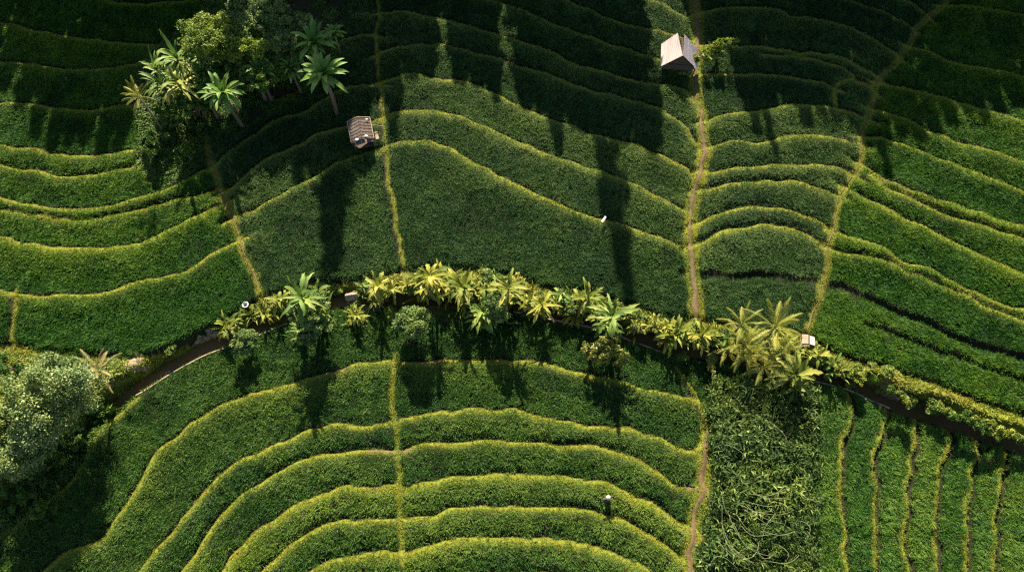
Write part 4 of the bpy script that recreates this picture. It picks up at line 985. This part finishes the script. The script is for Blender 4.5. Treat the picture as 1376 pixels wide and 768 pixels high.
# tiny shrine hut beside the lower end of the winding path
cb = un(1088, 455, 1.15 ); cz = float(gz(cb[0], cb[1]))
H3 = empty('shrine_hut', (cb[0], cb[1], cz), 'tiny shrine hut with two pale roof boards on thin legs by the winding path', 'hut', None, R(-10), 0.86)
mb = MB(); slab(mb, (-0.56, -0.42, 1.16), (-0.06, -0.42, 1.3), (-0.06, 0.46, 1.3), (-0.56, 0.46, 1.16), 0.04); link('roof_panel', mb.mesh('roof_panel', M['concrete']), H3)
mb = MB(); slab(mb, (0.08, -0.42, 1.3), (0.56, -0.42, 1.14), (0.56, 0.38, 1.14), (0.08, 0.38, 1.3), 0.04); link('roof_panel', mb.mesh('roof_panel', M['roof_sheet']), H3)
mb = MB(); mb.box((0.01, 0.0, 1.26), (0.15, 0.86, 0.05)); link('ridge_board', mb.mesh('ridge_board', M['dark_wood']), H3)
for x in (-0.45, 0.45):
    for y in (-0.4, 0.35):
        mb = MB(); mb.tube([(x, y, -0.3), (x, y, 1.15)], 0.035, 7); link('leg', mb.mesh('leg', M['grey_wood']), H3)
mb = MB(); mb.box((0, 0, 0.62), (1.0, 0.85, 0.05)); link('shelf', mb.mesh('shelf', M['grey_wood']), H3)
mb = MB(); slab(mb, (-0.47, 0.37, 0.66), (0.47, 0.37, 0.66), (0.47, 0.37, 1.1), (-0.47, 0.37, 1.1), 0.03); link('back_wall', mb.mesh('back_wall', M['dark_wood']), H3)

# thatched shelter and plank bridge over the channel
tb = ground_at(478, 409); H4 = empty('thatched_shelter', (tb[0], tb[1], tb[2]), 'small grey thatched shelter on posts over the channel bank', 'shelter', None, R(8), (0.8, 0.8, 1))
top = -tb[2] + 0.45
mb = MB(); random.seed(4)
for sgn in (-1, 1):
    for k in range(26):
        x = -0.55 + 1.1 * k / 25; slab(mb, *[(x - 0.04, sgn * 0.03, top + 0.02 * (k % 2)), (x + 0.04, sgn * 0.03, top + 0.02 * (k % 2)), (x + 0.045, sgn * random.uniform(0.28, 0.5), top - 0.3), (x - 0.045, sgn * random.uniform(0.28, 0.5), top - 0.3)][::sgn], 0.03)
link('roof', mb.mesh('roof', M['grey_wood']), H4)
for x in (-0.48, 0.48):
    for y in (-0.3, 0.3):
        mb = MB(); mb.tube([(x, y, -0.6), (x, y, top - 0.22)], 0.035, 7); link('post', mb.mesh('post', M['grey_wood']), H4)
bb = un(497, 415, -0.75); H5 = empty('plank_bridge', (bb[0], bb[1], -0.78), 'short brown plank bridge over the channel right of the thatched shelter', 'bridge', None, R(12))
for k in range(3):
    mb = MB(); mb.box((0, -0.25 + 0.26 * k, 0.004 * k), (1.7, 0.24, 0.06)); link('plank', mb.mesh('plank', M['soil'] if k == 2 else M['grey_wood']), H5)
for x in (-0.7, 0.7):
    mb = MB(); mb.box((x, 0, -0.08), (0.1, 0.75, 0.09)); link('bearer', mb.mesh('bearer', M['dark_wood']), H5)

# ------------------------------------------------------------------ small things
def lathe(mb, prof, n=20):
    mb.grid([[(r_ * math.cos(2 * math.pi * k / n), r_ * math.sin(2 * math.pi * k / n), z) for k in range(n + 1)] for r_, z in prof])
# white bucket
p = ground_at(332, 412); o = empty('bucket', (p[0], p[1], p[2] + 0.0), 'white plastic bucket at the edge of the paddy above the open channel', 'bucket', None, 0, 0.85)
mb = MB(); lathe(mb, [(0.0, 0.02), (0.19, 0.0), (0.27, 0.5), (0.31, 0.5), (0.31, 0.53), (0.24, 0.53), (0.17, 0.16), (0.0, 0.15)]); link('body', mb.mesh('body', M['white'], True), o)
mb = MB(); mb.tube([(0.3 * math.cos(w), 0.3 * math.sin(w) * 0.4 - 0.02, 0.52 - 0.28 * math.sin(w)) for w in [math.pi * k / 10 for k in range(11)]], 0.012, 5); link('handle', mb.mesh('handle', M['grey_wood']), o)
# white strip flag on the bund
p = ground_at(810, 300); o = empty('bird_scarer', tuple(p), 'white plastic strip tied to a stick on the bund in the middle block', 'bird scarer', None, 0, 0.8)
mb = MB(); mb.tube([(0, 0, -0.2), (0.02, 0.0, 0.95)], 0.02, 6); link('stick', mb.mesh('stick', M['grey_wood']), o)
mb = MB(); mb.grid([[(-0.22 + 0.44 * f + 0.1 * s_ * 0.6, -0.3 + 0.62 * f - 0.1 * s_, 0.9 - 0.1 * math.sin(3 * f)) for s_ in (-1, 0, 1)] for f in [k / 8 for k in range(9)]]); link('strip', mb.mesh('strip', M['white'], True), o)
# scarecrow
p = ground_at(815, 671); o = empty('scarecrow', tuple(p), 'pale-hatted scarecrow standing alone in the arching rice fan', 'scarecrow', None, R(20), 0.8)
mb = MB(); mb.tube([(0, 0, -0.2), (0, 0, 1.35)], 0.03, 7); mb.tube([(-0.5, 0, 1.05), (0.5, 0, 1.08)], 0.025, 6); link('pole', mb.mesh('pole', M['grey_wood']), o)
mb = MB(); lathe(mb, [(0.30, 0.45), (0.24, 0.8), (0.2, 1.0), (0.06, 1.14)], 14); mb.tube([(-0.52, 0, 1.04), (-0.15, 0, 1.05)], [0.09, 0.11], 8); mb.tube([(0.15, 0, 1.05), (0.52, 0, 1.08)], [0.11, 0.09], 8); link('shirt', mb.mesh('shirt', M['cloth_dark'], True), o)
mb = MB(); lathe(mb, [(0.0, 1.12), (0.11, 1.18), (0.12, 1.3), (0.0, 1.4)], 12); link('head', mb.mesh('head', M['straw'], True), o)
mb = MB(); lathe(mb, [(0.20, 1.32), (0.21, 1.335), (0.09, 1.42), (0.0, 1.47)], 18); link('hat', mb.mesh('hat', M['straw'], True), o)
# pole with a pale tip at the yellow bush
p = ground_at(797, 482); o = empty('marker_pole', tuple(p), 'thin wooden pole with pale cap standing in the golden bush', 'pole', None, 0)
mb = MB(); mb.tube([(0, 0, -0.3), (0.03, 0.02, 2.4)], [0.045, 0.035], 7); link('shaft', mb.mesh('shaft', M['stem']), o)
mb = MB(); lathe(mb, [(0.06, 2.36), (0.10, 2.4), (0.08, 2.5), (0.0, 2.54)], 10); link('cap', mb.mesh('cap', M['white'], True), o)

# ------------------------------------------------------------------ tall trees beyond the far edge, whose shade lies over the upper terraces
TE = math.tan(SUN_E)
def shade_tree(u, v, wpx, key, i):
    g0 = und(u, v); yt = 60.5 + (i * 7 % 5) * 1.2; ln = yt - g0[1]; x = g0[0] - SHX * ln; h = ln * TE
    d = g0[1] * st + CAMH * ct; w = wpx / (F / d)
    e = empty('tall_tree', (x, yt, float(gz(x, yt))), 'tall tree standing beyond the far edge of the terraces', 'tree', 'tall trees beyond the terraces', i * 2.0, (w / 2, w / 2, h / 10))
    for nm, me_ in zip(('trunk', 'crown'), key): link(nm, me_, e)
def tall_proto(seed):
    g = np.random.default_rng(seed); cs, rs = [], []
    for k in range(130):
        z = g.uniform(1.2, 10); r_ = (1.0 if z < 8 else max(0.15, (10 - z) / 2)) * g.uniform(0.75, 1.0); w = g.uniform(0, 6.283); q = g.random() ** 0.5
        cs.append((r_ * q * 0.85 * math.cos(w), r_ * q * 0.85 * math.sin(w), z)); rs.append(0.35)
    Vv, rn = leaf_cloud(cs, rs, 45, 0.28, elong=1.6, seed=seed); Vv[:, 2] = np.minimum(Vv[:, 2], 10.0)
    mb = MB(); mb.tube([(0, 0, -0.1), (0.05, 0, 5), (0, 0, 9)], [0.14, 0.1, 0.03], 8)
    return mb.mesh('trunk', M['bark'], True), mesh_np('crown', Vv, quads(len(Vv) // 4), M['tree_green'], rn)
TP = [tall_proto(801), tall_proto(802)]
SH = [(330, 262, 42), (400, 255, 40), (446, 372, 62), (530, 192, 34),
      (668, 152, 24), (752, 215, 30), (785, 195, 36), (846, 415, 48), (878, 222, 34), (1020, 190, 34), (1044, 222, 20), (1085, 178, 46), (1197, 250, 28), (1240, 200, 40)]
for i, (u, v, w) in enumerate(SH): shade_tree(u, v, w, TP[i % 2], i)
EU = [-150, -10, 15, 45, 130, 172, 184, 330, 340, 354, 356, 374, 376, 455, 465, 505, 514, 600, 690, 760, 830, 890, 900, 945, 950, 1000, 1010, 1100, 1165, 1200, 1250, 1376, 1550]
EV = [85, 104, 145, 204, 210, 216, 128, 128, 215, 215, 120, 120, 245, 235, 178, 178, 116, 114, 148, 180, 204, 216, 58, 58, 74, 76, 144, 160, 200, 206, 190, 160, 125]
for i, u in enumerate(range(-150, 1560, 22)):
    if any(a_ < u < b2 for a_, b2 in ((595, 615), (684, 706), (888, 946))): continue
    shade_tree(u, float(np.interp(u, EU, EV)) + (i * 37) % 22 - 14, 44, TP[i % 2], i + 3)
